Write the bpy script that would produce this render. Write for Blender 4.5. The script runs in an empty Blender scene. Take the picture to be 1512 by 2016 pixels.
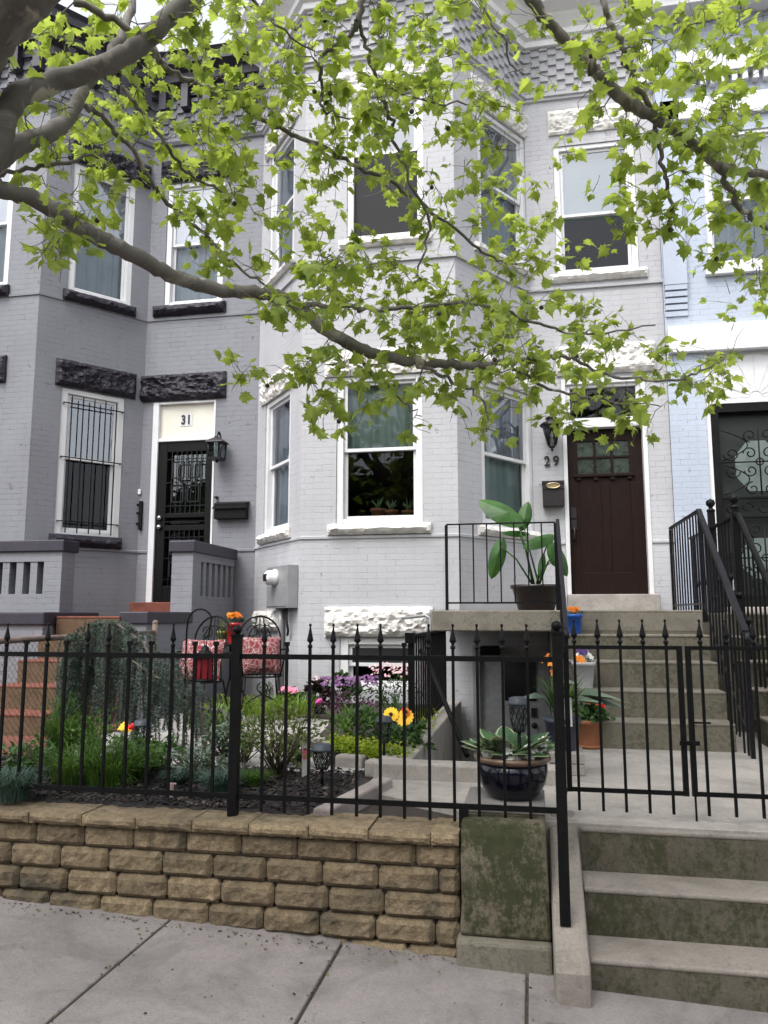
import bpy, math, random
from mathutils import Vector, Matrix, noise as mn
R=math.radians
S=bpy.context.scene
COL=S.collection
# ---------------------------------------------------------------- camera, world, sun, exposure
YAW,PITCH,FPX=10.8,7.65,1520.0
CXP,CYP=756.0,1008.0
_th,_p=R(YAW),R(PITCH)
FW=Vector((-math.sin(_th)*math.cos(_p),math.cos(_th)*math.cos(_p),math.sin(_p)))
RT=Vector((math.cos(_th),math.sin(_th),0)); UP=RT.cross(FW)
cam=bpy.data.cameras.new('camera'); cam.sensor_fit='VERTICAL'; cam.sensor_height=24; cam.sensor_width=18
cam.lens=FPX/2016*24; cam.clip_start=.05; cam.clip_end=2000
co=bpy.data.objects.new('camera',cam); COL.objects.link(co)
co.rotation_euler=(R(90+PITCH),0,R(YAW)); S.camera=co
W=bpy.data.worlds.new('World'); S.world=W; W.use_nodes=True
nt=W.node_tree; nt.nodes.clear()
sky=nt.nodes.new('ShaderNodeTexSky'); sky.sky_type='NISHITA'; sky.sun_disc=False
SUN_EL,SUN_AZ=R(58),R(205)      # azimuth clockwise from +Y
sky.sun_elevation=SUN_EL; sky.sun_rotation=SUN_AZ; sky.air_density=1.0; sky.dust_density=3.0; sky.ozone_density=1.0
hs=nt.nodes.new('ShaderNodeHueSaturation'); hs.inputs['Saturation'].default_value=.22
bg=nt.nodes.new('ShaderNodeBackground'); bg.inputs['Strength'].default_value=.15
wo=nt.nodes.new('ShaderNodeOutputWorld')
nt.links.new(sky.outputs[0],hs.inputs['Color']); nt.links.new(hs.outputs[0],bg.inputs[0]); nt.links.new(bg.outputs[0],wo.inputs[0])
sl=bpy.data.lights.new('sun','SUN'); sl.energy=.9; sl.angle=R(30); sl.color=(1,.97,.93)
so=bpy.data.objects.new('sun',sl); COL.objects.link(so)
sd=Vector((math.sin(SUN_AZ)*math.cos(SUN_EL),math.cos(SUN_AZ)*math.cos(SUN_EL),math.sin(SUN_EL)))
so.rotation_euler=sd.to_track_quat('Z','Y').to_euler()
S.view_settings.view_transform='Standard'; S.view_settings.look='None'; S.view_settings.exposure=1.45; S.view_settings.gamma=1
# ---------------------------------------------------------------- measuring helpers (eye at z=0)
def ray(x,y): return FW*FPX+RT*(x-CXP)-UP*(y-CYP)
def PY(x,y,Y): v=ray(x,y); return v*(Y/v.y)
def PZ(x,y,z): v=ray(x,y); return v*(z/v.z)
def PD(x,y,d): return ray(x,y)*(d/FPX)
GZ=-.95                                   # yard level
def G(x,y,z=GZ): return PZ(x,y,z)
# ---------------------------------------------------------------- mesh helpers
ORG={}
def root(o):
    while o.parent: o=o.parent
    return o
class MB:
    def __init__(s): s.v=[];s.f=[];s.uv=[];s.sm=[];s.mi=[]
    def add(s,vs,fs,uvs=None,smooth=False,mi=0):
        b=len(s.v); s.v.extend([tuple(v) for v in vs])
        for i,f in enumerate(fs):
            s.f.append([b+k for k in f]); s.uv.append(uvs[i] if uvs else None); s.sm.append(smooth); s.mi.append(mi)
        return s
    def box(s,x0,x1,y0,y1,z0,z1,M=None,mi=0):
        if x0>x1:x0,x1=x1,x0
        if y0>y1:y0,y1=y1,y0
        if z0>z1:z0,z1=z1,z0
        v=[Vector((x,y,z)) for z in(z0,z1) for y in(y0,y1) for x in(x0,x1)]
        if M is not None: v=[M@a for a in v]
        return s.add(v,[(0,2,3,1),(4,5,7,6),(0,1,5,4),(2,6,7,3),(0,4,6,2),(1,3,7,5)],mi=mi)
    def fbox(s,F,s0,s1,z0,z1,o0,o1,mi=0):
        M=Matrix(((F.d.x,-F.n.x,0,F.o.x),(F.d.y,-F.n.y,0,F.o.y),(0,0,1,0),(0,0,0,1)))
        return s.box(s0,s1,-o1,-o0,z0,z1,M,mi)
    def bar(s,a,b,r,n=4,r2=None,mi=0):          # prism between two points
        return s.tube([a,b],[r,r2 if r2 is not None else r],n,mi=mi,smooth=n>5)
    def tube(s,pts,r,n=6,cap=True,mi=0,smooth=True,ph=None):
        pts=[Vector(p) for p in pts]; m=len(pts)
        rs=r if isinstance(r,(list,tuple)) else [r]*m
        vs=[];prev=None
        if ph is None: ph=math.pi/n if n==4 else 0
        for i,p in enumerate(pts):
            t=(pts[min(i+1,m-1)]-pts[max(i-1,0)])
            if t.length<1e-9: t=Vector((0,0,1))
            t.normalize()
            if prev is None:
                a=Vector((0,0,1)) if abs(t.z)<.9 else Vector((0,1,0))
                u=t.cross(a).normalized()
            else:
                u=(prev-t*prev.dot(t))
                if u.length<1e-6: u=t.orthogonal()
                u.normalize()
            prev=u; w=t.cross(u)
            for k in range(n):
                an=2*math.pi*k/n+ph
                vs.append(p+(u*math.cos(an)+w*math.sin(an))*rs[i])
        fs=[]
        for i in range(m-1):
            for k in range(n):
                fs.append((i*n+k,i*n+(k+1)%n,(i+1)*n+(k+1)%n,(i+1)*n+k))
        if cap: fs.append(tuple(reversed(range(n)))); fs.append(tuple((m-1)*n+k for k in range(n)))
        return s.add(vs,fs,smooth=smooth,mi=mi)
    def lathe(s,c,prof,n=20,mi=0,smooth=True,sx=1,sy=1,cap=True):
        c=Vector(c);vs=[]
        for r,z in prof:
            for k in range(n):
                a=2*math.pi*k/n; vs.append(c+Vector((r*math.cos(a)*sx,r*math.sin(a)*sy,z)))
        fs=[]
        for i in range(len(prof)-1):
            for k in range(n): fs.append((i*n+k,i*n+(k+1)%n,(i+1)*n+(k+1)%n,(i+1)*n+k))
        if cap: fs.append(tuple(reversed(range(n)))); fs.append(tuple((len(prof)-1)*n+k for k in range(n)))
        return s.add(vs,fs,smooth=smooth,mi=mi)
    def sphere(s,c,r,n=8,mi=0,sz=1):
        pr=[(max(1e-4,r*math.sin(math.pi*i/n)),-r*sz*math.cos(math.pi*i/n)) for i in range(n+1)]
        return s.lathe(c,pr,n+2,mi)
    def build(s,name,mats,parent=None,origin=None,bevel=0,label=None):
        me=bpy.data.meshes.new(name)
        if parent is not None: o0=ORG[root(parent).name]
        elif origin is not None: o0=Vector(origin)
        else:
            xs=[v[0] for v in s.v];ys=[v[1] for v in s.v];zs=[v[2] for v in s.v]
            o0=Vector(((min(xs)+max(xs))/2,(min(ys)+max(ys))/2,min(zs)))
        me.from_pydata([(v[0]-o0.x,v[1]-o0.y,v[2]-o0.z) for v in s.v],[],s.f)
        if not isinstance(mats,(list,tuple)): mats=[mats]
        for m in mats: me.materials.append(m)
        me.polygons.foreach_set('use_smooth',s.sm); me.polygons.foreach_set('material_index',s.mi)
        if any(u is not None for u in s.uv):
            L=me.uv_layers.new(name='uv').data; k=0
            for f,u in zip(s.f,s.uv):
                for j in range(len(f)):
                    if u is not None: L[k].uv=u[j]
                    k+=1
        me.update()
        o=bpy.data.objects.new(name,me); COL.objects.link(o)
        if parent is not None: o.parent=parent
        else: o.location=o0; ORG[o.name]=o0
        if bevel:
            b=o.modifiers.new('bevel','BEVEL'); b.width=bevel; b.segments=2; b.limit_method='ANGLE'; b.angle_limit=R(50)
        if label: o['label']=label
        return o
def thing(name,loc,label,cat,group=None):
    o=bpy.data.objects.new(name,None); COL.objects.link(o); o.location=loc; o.empty_display_size=.2
    ORG[o.name]=Vector(loc); tag(o,label,cat,group); return o
def tag(o,label=None,cat=None,group=None,kind=None):
    if label:o['label']=label
    if cat:o['category']=cat
    if group:o['group']=group
    if kind:o['kind']=kind
    return o
class Face:
    def __init__(s,a,b,zb,zt):
        s.o=Vector((a[0],a[1],0)); e=Vector((b[0],b[1],0)); s.L=(e-s.o).length; s.d=(e-s.o).normalized()
        s.n=Vector((s.d.y,-s.d.x,0)); s.zb=zb;s.zt=zt;s.h=[]
    def p(s,u,z,o=0): return s.o+s.d*u+s.n*o+Vector((0,0,z))
    def px(s,x,y):
        v=ray(x,y); t=s.o.dot(s.n)/v.dot(s.n); q=v*t
        return (q-s.o).dot(s.d),q.z
    def wall(s,mb,rev=.13,u0=0.):
        us=sorted(set([0,s.L]+[round(a,5) for h in s.h for a in(h[0],h[1])])); zs=sorted(set([s.zb,s.zt]+[round(a,5) for h in s.h for a in(h[2],h[3])]))
        us=[u for u in us if -1e-6<=u<=s.L+1e-6]
        for i in range(len(us)-1):
            for j in range(len(zs)-1):
                um=(us[i]+us[i+1])/2; zm=(zs[j]+zs[j+1])/2
                if any(h[0]<um<h[1] and h[2]<zm<h[3] for h in s.h): continue
                q=[(us[i],zs[j]),(us[i+1],zs[j]),(us[i+1],zs[j+1]),(us[i],zs[j+1])]
                mb.add([s.p(a,b) for a,b in q],[(0,1,2,3)],[[(a+u0,b) for a,b in q]])
        for h in s.h:
            a,b,c,d=h[:4]
            for (p,q) in (((a,c),(a,d)),((b,d),(b,c)),((a,d),(b,d)),((b,c),(a,c))):
                vs=[s.p(p[0],p[1]),s.p(q[0],q[1]),s.p(q[0],q[1],-rev),s.p(p[0],p[1],-rev)]
                L=abs(p[0]-q[0])+abs(p[1]-q[1])
                vert=p[0]==q[0]
                uv=[(p[0]+u0,p[1]),(q[0]+u0,q[1]),((q[0]+u0+rev) if vert else q[0]+u0,q[1] if vert else q[1]+rev),((p[0]+u0+rev) if vert else p[0]+u0,p[1] if vert else p[1]+rev)]
                mb.add(vs,[(3,2,1,0)],[uv[::-1]])
def offs(poly,o):                       # offset a facade polyline outward with mitres
    P=[Vector((a[0],a[1],0)) for a in poly]; out=[]
    for i,p in enumerate(P):
        ns=[]
        if i>0: d=(P[i]-P[i-1]).normalized(); ns.append(Vector((d.y,-d.x,0)))
        if i<len(P)-1: d=(P[i+1]-P[i]).normalized(); ns.append(Vector((d.y,-d.x,0)))
        if len(ns)==1: out.append(p+ns[0]*o)
        else:
            m=(ns[0]+ns[1]).normalized(); out.append(p+m*(o/max(.3,m.dot(ns[0]))))
    return out
def band(mb,poly,prof):                 # sweep a closed (out,z) profile along the facade polyline
    rows=[[a+Vector((0,0,z)) for a in offs(poly,o)] for o,z in prof]; n=len(poly); m=len(prof)
    vs=[v for r in rows for v in r]; fs=[]
    for j in range(m):
        k=(j+1)%m
        for i in range(n-1): fs.append((j*n+i,j*n+i+1,k*n+i+1,k*n+i))
    fs.append(tuple(j*n for j in range(m))); fs.append(tuple(j*n+n-1 for j in reversed(range(m))))
    return mb.add(vs,fs)
def rock(mb,F,s0,s1,z0,z1,d0,out,amp=.03,cell=.035,seed=0,freq=9,o_in=-.05):
    nu=max(3,int((s1-s0)/cell)); nv=max(3,int((z1-z0)/cell)); vs=[]
    for j in range(nv+1):
        for i in range(nu+1):
            u=s0+(s1-s0)*i/nu; z=z0+(z1-z0)*j/nv
            e=min(i/nu*nu,nu-i,j*1.0,nv-j)/1.6; e=min(1,e)
            q=Vector((u*freq+seed*7.3,z*freq*1.5,seed*3.1))
            h=mn.noise(q*.5)*1.1+(.35-abs(mn.noise(q*1.1))*1.6)+mn.noise(q*2.6)*.55+mn.noise(q*6)*.3
            du=mn.noise(q*1.7+Vector((5,1,2)))*cell*.5*e; dz=mn.noise(q*1.7+Vector((1,9,2)))*cell*.5*e
            if e<.01: du=mn.noise(q*2)*cell*.12; dz=mn.noise(q*2.2)*cell*.3
            vs.append(F.p(u+du,z+dz,d0+(out-d0)*(.25+.75*e)+amp*h*(.25+.75*e)))
    n0=len(vs); fs=[]
    for j in range(nv):
        for i in range(nu):
            a=j*(nu+1)+i; 
            if (i+j)%2: fs+=[(a,a+1,a+nu+2),(a,a+nu+2,a+nu+1)]
            else: fs+=[(a,a+1,a+nu+1),(a+1,a+nu+2,a+nu+1)]
    ring=[i for i in range(nu+1)]+[j*(nu+1)+nu for j in range(1,nv+1)]+[nv*(nu+1)+i for i in range(nu-1,-1,-1)]+[j*(nu+1) for j in range(nv-1,0,-1)]
    for k in ring:
        v=Vector(vs[k]); dd=(v-F.o).dot(F.n); vs.append(v+F.n*(o_in-dd))
    m=len(ring)
    for k in range(m): fs.append((ring[(k+1)%m],ring[k],n0+k,n0+(k+1)%m))
    return mb.add(vs,fs)
# ---------------------------------------------------------------- materials
def newmat(name):
    m=bpy.data.materials.new(name); m.use_nodes=True; n=m.node_tree; b=n.nodes['Principled BSDF']; return m,n,b
def N(n,t,**k):
    x=n.nodes.new(t)
    for a,b in k.items(): setattr(x,a,b)
    return x
def ramp(n,stops,inp):
    r=N(n,'ShaderNodeValToRGB'); e=r.color_ramp.elements
    while len(e)<len(stops): e.new(.5)
    for i,(p,c) in enumerate(stops): e[i].position=p; e[i].color=(c,c,c,1) if not isinstance(c,(tuple,list)) else (*c[:3],1)
    n.links.new(inp,r.inputs[0]); return r
def mixc(n,fac,a,b,mode='MIX'):
    x=N(n,'ShaderNodeMix',data_type='RGBA',blend_type=mode)
    for sock,val in((0,fac),(6,a),(7,b)):
        if hasattr(val,'links') or hasattr(val,'is_linked'): n.links.new(val,x.inputs[sock])
        elif isinstance(val,(int,float)): x.inputs[sock].default_value=val
        else: x.inputs[sock].default_value=(*val[:3],1)
    return x.outputs[2]
def noi(n,co,scale,detail=4,rough=.55,dist=0):
    x=N(n,'ShaderNodeTexNoise'); x.inputs['Scale'].default_value=scale; x.inputs['Detail'].default_value=detail; x.inputs['Roughness'].default_value=rough; x.inputs['Distortion'].default_value=dist
    if co is not None: n.links.new(co,x.inputs['Vector'])
    return x.outputs['Fac']
def bump(n,b,h,st,dist=.01,prev=None):
    x=N(n,'ShaderNodeBump'); x.inputs['Strength'].default_value=st; x.inputs['Distance'].default_value=dist
    n.links.new(h,x.inputs['Height'])
    if prev is not None: n.links.new(prev,x.inputs['Normal'])
    n.links.new(x.outputs[0],b.inputs['Normal']); return x.outputs[0]
def geo(n): return N(n,'ShaderNodeNewGeometry').outputs['Position']
def sep(n,co): 
    x=N(n,'ShaderNodeSeparateXYZ'); n.links.new(co,x.inputs[0]); return x.outputs
def simple(name,c,rough=.5,metal=0,var=.15,sc=20,bst=.15,spec=None,tint=None):
    m,n,b=newmat(name); p=geo(n); f=noi(n,p,sc,5)
    r=ramp(n,[(.3,tuple(v*(1-var) for v in c)),(.7,tuple(min(1,v*(1+var)) for v in c))],f)
    n.links.new(r.outputs[0],b.inputs['Base Color']); b.inputs['Roughness'].default_value=rough; b.inputs['Metallic'].default_value=metal
    if spec is not None: b.inputs['Specular IOR Level'].default_value=spec
    if bst: bump(n,b,noi(n,p,sc*4,3),bst,.003)
    return m
def brickmat(name,c,mortar_dark=.55,seed=0,dirt=.25):
    m,n,b=newmat(name); uv=N(n,'ShaderNodeUVMap').outputs[0]; p=geo(n)
    nx=N(n,'ShaderNodeTexNoise'); nx.inputs['Scale'].default_value=6; n.links.new(p,nx.inputs['Vector'])
    vm=N(n,'ShaderNodeVectorMath',operation='MULTIPLY_ADD'); n.links.new(nx.outputs['Color'],vm.inputs[0]); vm.inputs[1].default_value=(.012,.012,0); n.links.new(uv,vm.inputs[2])
    br=N(n,'ShaderNodeTexBrick'); br.inputs['Scale'].default_value=1; br.inputs['Brick Width'].default_value=.205; br.inputs['Row Height'].default_value=.0665
    br.inputs['Mortar Size'].default_value=.0035; br.inputs['Mortar Smooth'].default_value=.6; br.offset=.5
    br.inputs['Color1'].default_value=(.42,.42,.42,1); br.inputs['Color2'].default_value=(.6,.6,.6,1)
    n.links.new(vm.outputs[0],br.inputs['Vector'])
    big=noi(n,p,1.1,5,.6); gap=ramp(n,[(.50,0),(.64,1)],noi(n,p,4.2,5,.75,1))
    mul=N(n,'ShaderNodeMath',operation='MULTIPLY'); n.links.new(br.outputs['Fac'],mul.inputs[0]); n.links.new(gap.outputs[0],mul.inputs[1])
    base=mixc(n,ramp(n,[(.3,0),(.75,1)],big).outputs[0],tuple(v*(1-dirt*.5) for v in c),tuple(min(1,v*(1+dirt*.25)) for v in c))
    base=mixc(n,.06,base,br.outputs['Color'],'OVERLAY')
    fine=noi(n,p,60,3); base=mixc(n,.12,base,ramp(n,[(.3,.3),(.7,.7)],fine).outputs[0],'OVERLAY')
    g2=sep(n,p); low=N(n,'ShaderNodeMath',operation='ADD'); n.links.new(g2[2],low.inputs[0]); n.links.new(noi(n,p,2.5,4),low.inputs[1])
    # old grime splashed near the ground
    dm=ramp(n,[(0,.55),(.35,0)],N(n,'ShaderNodeMapRange').outputs[0]); mr=dm.inputs[0].links[0].from_node
    mr.inputs['From Min'].default_value=-1.1; mr.inputs['From Max'].default_value=1.2; n.links.new(low.outputs[0],mr.inputs['Value'])
    base=mixc(n,dm.outputs[0],base,tuple(v*.62 for v in (c[0]*1.02,c[1],c[2]*.86)))
    cm=N(n,'ShaderNodeMath',operation='MULTIPLY'); n.links.new(mul.outputs[0],cm.inputs[0]); cm.inputs[1].default_value=mortar_dark
    base=mixc(n,cm.outputs[0],base,tuple(v*.33 for v in c))
    st=N(n,'ShaderNodeMapping'); st.inputs['Scale'].default_value=(3.5,3.5,.35); n.links.new(p,st.inputs[0])
    base=mixc(n,ramp(n,[(.50,0),(.75,.30)],noi(n,st.outputs[0],1.6,6,.65)).outputs[0],base,tuple(v*.74 for v in c))
    base=mixc(n,ramp(n,[(.69,0),(.71,.8)],noi(n,p,7.5,3,.55,.4)).outputs[0],base,tuple(v*.60 for v in c))
    n.links.new(base,b.inputs['Base Color']); b.inputs['Roughness'].default_value=.62; b.inputs['Specular IOR Level'].default_value=.3
    g3=N(n,'ShaderNodeMath',operation='MULTIPLY_ADD'); n.links.new(gap.outputs[0],g3.inputs[0]); g3.inputs[1].default_value=.6; g3.inputs[2].default_value=.25; g4=N(n,'ShaderNodeMath',operation='MULTIPLY'); n.links.new(g3.outputs[0],g4.inputs[0]); n.links.new(br.outputs['Fac'],g4.inputs[1]); inv=N(n,'ShaderNodeMath',operation='SUBTRACT'); inv.inputs[0].default_value=1; n.links.new(g4.outputs[0],inv.inputs[1])
    q=bump(n,b,inv.outputs[0],.42,.005); q=bump(n,b,br.outputs['Color'],.35,.01,q); bump(n,b,noi(n,p,45,4),.3,.004,q)
    return m
def concmat(name,c,moss=0,mosslo=.45,rough=.85,warm=0,sc=1,stain=.35,drip=1.0,blot=0):
    m,n,b=newmat(name); p=geo(n); mpp=N(n,'ShaderNodeMapping'); mpp.inputs['Scale'].default_value=(1,1,drip); n.links.new(p,mpp.inputs[0])
    a=ramp(n,[(.3,tuple(v*(1-stain) for v in c)),(.5,c),(.72,tuple(min(1,v*1.18) for v in c))],noi(n,p,3.2*sc,8,.62,.4)).outputs[0]
    a=mixc(n,.35,a,ramp(n,[(.25,.25),(.75,.75)],noi(n,p,90,3,.7)).outputs[0],'OVERLAY')
    sp=ramp(n,[(.60,0),(.68,1)],noi(n,p,38,2,.5)).outputs[0]; a=mixc(n,N(n,'ShaderNodeMath',operation='MULTIPLY').outputs[0],a,tuple(v*.45 for v in c))
    mm=a.node.inputs[0].links[0].from_node; n.links.new(sp,mm.inputs[0]); mm.inputs[1].default_value=.25
    if blot:
        a=mixc(n,ramp(n,[(.5,0),(.62,blot)],noi(n,p,1.7,7,.7,.8)).outputs[0],a,tuple(v*.62 for v in c)); a=mixc(n,ramp(n,[(.66,0),(.70,blot)],noi(n,p,9,3,.6)).outputs[0],a,tuple(v*.5 for v in c))
    if moss:
        mb1=noi(n,mpp.outputs[0],3.2,10,.78,.25); mb2=noi(n,p,42,5,.7); mad=N(n,'ShaderNodeMath',operation='MULTIPLY_ADD'); n.links.new(mb2,mad.inputs[0]); mad.inputs[1].default_value=.35; n.links.new(mb1,mad.inputs[2])
        k=ramp(n,[(mosslo+.17,0),(mosslo+.27,moss)],mad.outputs[0]).outputs[0]
        a=mixc(n,k,a,mixc(n,noi(n,p,25,4),(.010,.013,.005),(.042,.046,.018)))
    n.links.new(a,b.inputs['Base Color']); b.inputs['Roughness'].default_value=rough; b.inputs['Specular IOR Level'].default_value=.25
    q=bump(n,b,noi(n,p,120,4,.7),.5,.004); bump(n,b,noi(n,p,14,5,.6),.35,.012,q)
    return m
def glassmat(name,tint=(.75,.8,.8),refl=.01):
    m,n,b=newmat(name); n.nodes.remove(b); out=[x for x in n.nodes if x.type=='OUTPUT_MATERIAL'][0]
    t=N(n,'ShaderNodeBsdfTransparent'); t.inputs[0].default_value=(*tint,1)
    g=N(n,'ShaderNodeBsdfGlossy'); g.inputs['Roughness'].default_value=.015; g.inputs[0].default_value=(.92,.95,1,1)
    fr=N(n,'ShaderNodeFresnel'); fr.inputs[0].default_value=1.32; ad=N(n,'ShaderNodeMath',operation='ADD'); n.links.new(fr.outputs[0],ad.inputs[0]); ad.inputs[1].default_value=refl
    p=geo(n); bp=N(n,'ShaderNodeBump'); bp.inputs['Strength'].default_value=.06; bp.inputs['Distance'].default_value=.05; n.links.new(noi(n,p,2.2,2),bp.inputs['Height']); n.links.new(bp.outputs[0],g.inputs['Normal'])
    mx=N(n,'ShaderNodeMixShader'); n.links.new(ad.outputs[0],mx.inputs[0]); n.links.new(t.outputs[0],mx.inputs[1]); n.links.new(g.outputs[0],mx.inputs[2]); n.links.new(mx.outputs[0],out.inputs[0])
    return m
def leafmat(name,c1,c2,trans=.45,rough=.5,sc=6,tr=None,spec=.3):
    m,n,b=newmat(name); out=[x for x in n.nodes if x.type=='OUTPUT_MATERIAL'][0]; p=geo(n)
    w=N(n,'ShaderNodeTexNoise'); w.inputs['Scale'].default_value=sc; w.inputs['Detail'].default_value=2; n.links.new(p,w.inputs['Vector'])
    c=ramp(n,[(.34,c1),(.66,c2)],w.outputs['Fac']).outputs[0]
    n.links.new(c,b.inputs['Base Color']); b.inputs['Roughness'].default_value=rough; b.inputs['Specular IOR Level'].default_value=spec
    t=N(n,'ShaderNodeBsdfTranslucent'); 
    tc=mixc(n,1,c,tr or (1.5,1.5,.9),'MULTIPLY'); n.links.new(tc,t.inputs[0])
    mx=N(n,'ShaderNodeMixShader'); mx.inputs[0].default_value=trans; n.links.new(b.outputs[0],mx.inputs[1]); n.links.new(t.outputs[0],mx.inputs[2]); n.links.new(mx.outputs[0],out.inputs[0])
    return m
M={}
M['brick29']=brickmat('painted_brick_pale',(.425,.424,.448),.5)
M['brick31']=brickmat('painted_brick_grey',(.205,.208,.232),.7)
M['brick27']=brickmat('painted_brick_blue',(.40,.445,.53),.5)
M['white']=simple('white_paint',(.62,.62,.635),.45,var=.05,sc=5,bst=.1)
M['stonew']=simple('white_painted_stone',(.60,.58,.555),.6,var=.2,sc=9,bst=.5)
M['stonek']=simple('black_painted_stone',(.013,.011,.019),.55,var=.3,sc=12,bst=.6,spec=.35)
M['darktrim']=simple('dark_trim_paint',(.022,.019,.032),.5,var=.25,sc=9)
M['cream']=simple('cream_paint',(.66,.63,.55),.55,var=.03,sc=3,bst=.05)
M['iron']=simple('black_iron_paint',(.0035,.0035,.004),.5,var=.5,sc=25,bst=.4,spec=.16)
M['rail']=simple('black_rail_paint',(.006,.006,.009),.35,var=.4,sc=25,bst=.3,spec=.28)
M['trimw']=simple('bright_white_paint',(.80,.80,.81),.5,var=.04,sc=5,bst=.1)
M['glass']=glassmat('window_glass')
M['glasshi']=glassmat('sky_reflecting_glass',refl=.20)
M['glassd']=glassmat('door_glass',(.5,.55,.5),.05)
M['blind']=simple('window_blind',(.26,.32,.305),.7,var=.08,sc=3,bst=0)
M['curtain']=simple('sheer_curtain',(.42,.44,.50),.8,var=.1,sc=3,bst=0)
M['screen']=simple('dark_insect_screen',(.010,.010,.012),.8,var=.2,sc=200,bst=0)
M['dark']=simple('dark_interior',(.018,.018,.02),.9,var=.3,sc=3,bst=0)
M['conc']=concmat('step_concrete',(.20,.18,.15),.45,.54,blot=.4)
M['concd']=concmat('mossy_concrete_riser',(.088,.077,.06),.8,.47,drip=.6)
M['pad']=concmat('path_concrete',(.31,.285,.262),.2,.62,stain=.32,blot=.25)
M['moss']=concmat('mossy_pier_concrete',(.11,.095,.068),.95,.43,stain=.5,drip=.35)
M['cheek']=concmat('cheek_concrete',(.205,.183,.163),.35,.58,blot=.4)
M['side']=concmat('sidewalk_concrete',(.20,.180,.178),.0,rough=.8,sc=.8,stain=.33,blot=.7)
M['gmetal']=simple('grey_metal',(.30,.30,.31),.45,metal=.3,var=.1,sc=8)
M['bronze']=simple('bronze_metal',(.018,.015,.017),.45,metal=.3,var=.2,sc=30)
M['brass']=simple('aged_brass',(.42,.33,.2),.35,metal=.8)
M['steel']=simple('brushed_steel',(.5,.5,.5),.25,metal=1)
M['redbrick']=concmat('brick_red_paint',(.17,.06,.042),.35,.52,stain=.5)
M['soil']=simple('dark_soil',(.03,.022,.018),.95,var=.5,sc=30,bst=.9)
M['mulch']=simple('dark_mulch',(.018,.0135,.014),.9,var=.7,sc=14,bst=.8)
M['terra']=simple('terracotta',(.25,.10,.045),.8,var=.15,sc=14)
M['redpot']=simple('red_glaze',(.33,.008,.014),.3,var=.05)
M['bluepot']=simple('blue_plastic',(.004,.075,.36),.35,var=.05)
M['whitepot']=simple('white_plastic',(.42,.42,.43),.4,var=.06)
M['greypot']=simple('slate_plastic',(.03,.038,.055),.5,var=.15)
M['brownpot']=simple('dark_brown_plastic',(.014,.008,.008),.35,var=.2)
M['glaze']=simple('blue_black_glaze',(.003,.0035,.010),.16,var=.3,spec=.4)
M['rim']=simple('tan_glaze',(.14,.09,.06),.3,var=.2)
M['greenpot']=simple('olive_glaze',(.16,.17,.03),.4)
# wood door
m,n,b=newmat('dark_stained_wood'); p=geo(n)
mp=N(n,'ShaderNodeMapping'); mp.inputs['Scale'].default_value=(30,30,1.5); n.links.new(p,mp.inputs[0])
r_=ramp(n,[(.3,(.006,.0025,.0018)),(.7,(.017,.007,.005))],noi(n,mp.outputs[0],3,6)); n.links.new(r_.outputs[0],b.inputs['Base Color']); b.inputs['Roughness'].default_value=.5; b.inputs['Specular IOR Level'].default_value=.15; bump(n,b,noi(n,mp.outputs[0],5,4),.2,.003); M['door']=m
def mat_retaining():
    m,n,b=newmat('tan_split_block'); p=geo(n); at=N(n,'ShaderNodeAttribute'); at.attribute_name='tone'
    a=ramp(n,[(.25,(.085,.062,.036)),(.5,(.175,.13,.078)),(.75,(.27,.208,.132))],noi(n,p,26,6,.75)).outputs[0]
    a=mixc(n,.5,a,ramp(n,[(.3,.2),(.7,.8)],noi(n,p,130,3,.7)).outputs[0],'OVERLAY')
    hv=N(n,'ShaderNodeHueSaturation'); n.links.new(at.outputs['Fac'],hv.inputs['Value']); n.links.new(a,hv.inputs['Color']); a=hv.outputs[0]
    k=ramp(n,[(.52,0),(.66,.8)],noi(n,p,2.6,7,.7,.8)).outputs[0]; a=mixc(n,k,a,(.045,.04,.028))
    n.links.new(a,b.inputs['Base Color']); b.inputs['Roughness'].default_value=.9
    q=bump(n,b,noi(n,p,75,5,.75),.9,.010); bump(n,b,noi(n,p,22,4),.6,.02,q); return m
M['block']=mat_retaining()
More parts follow.
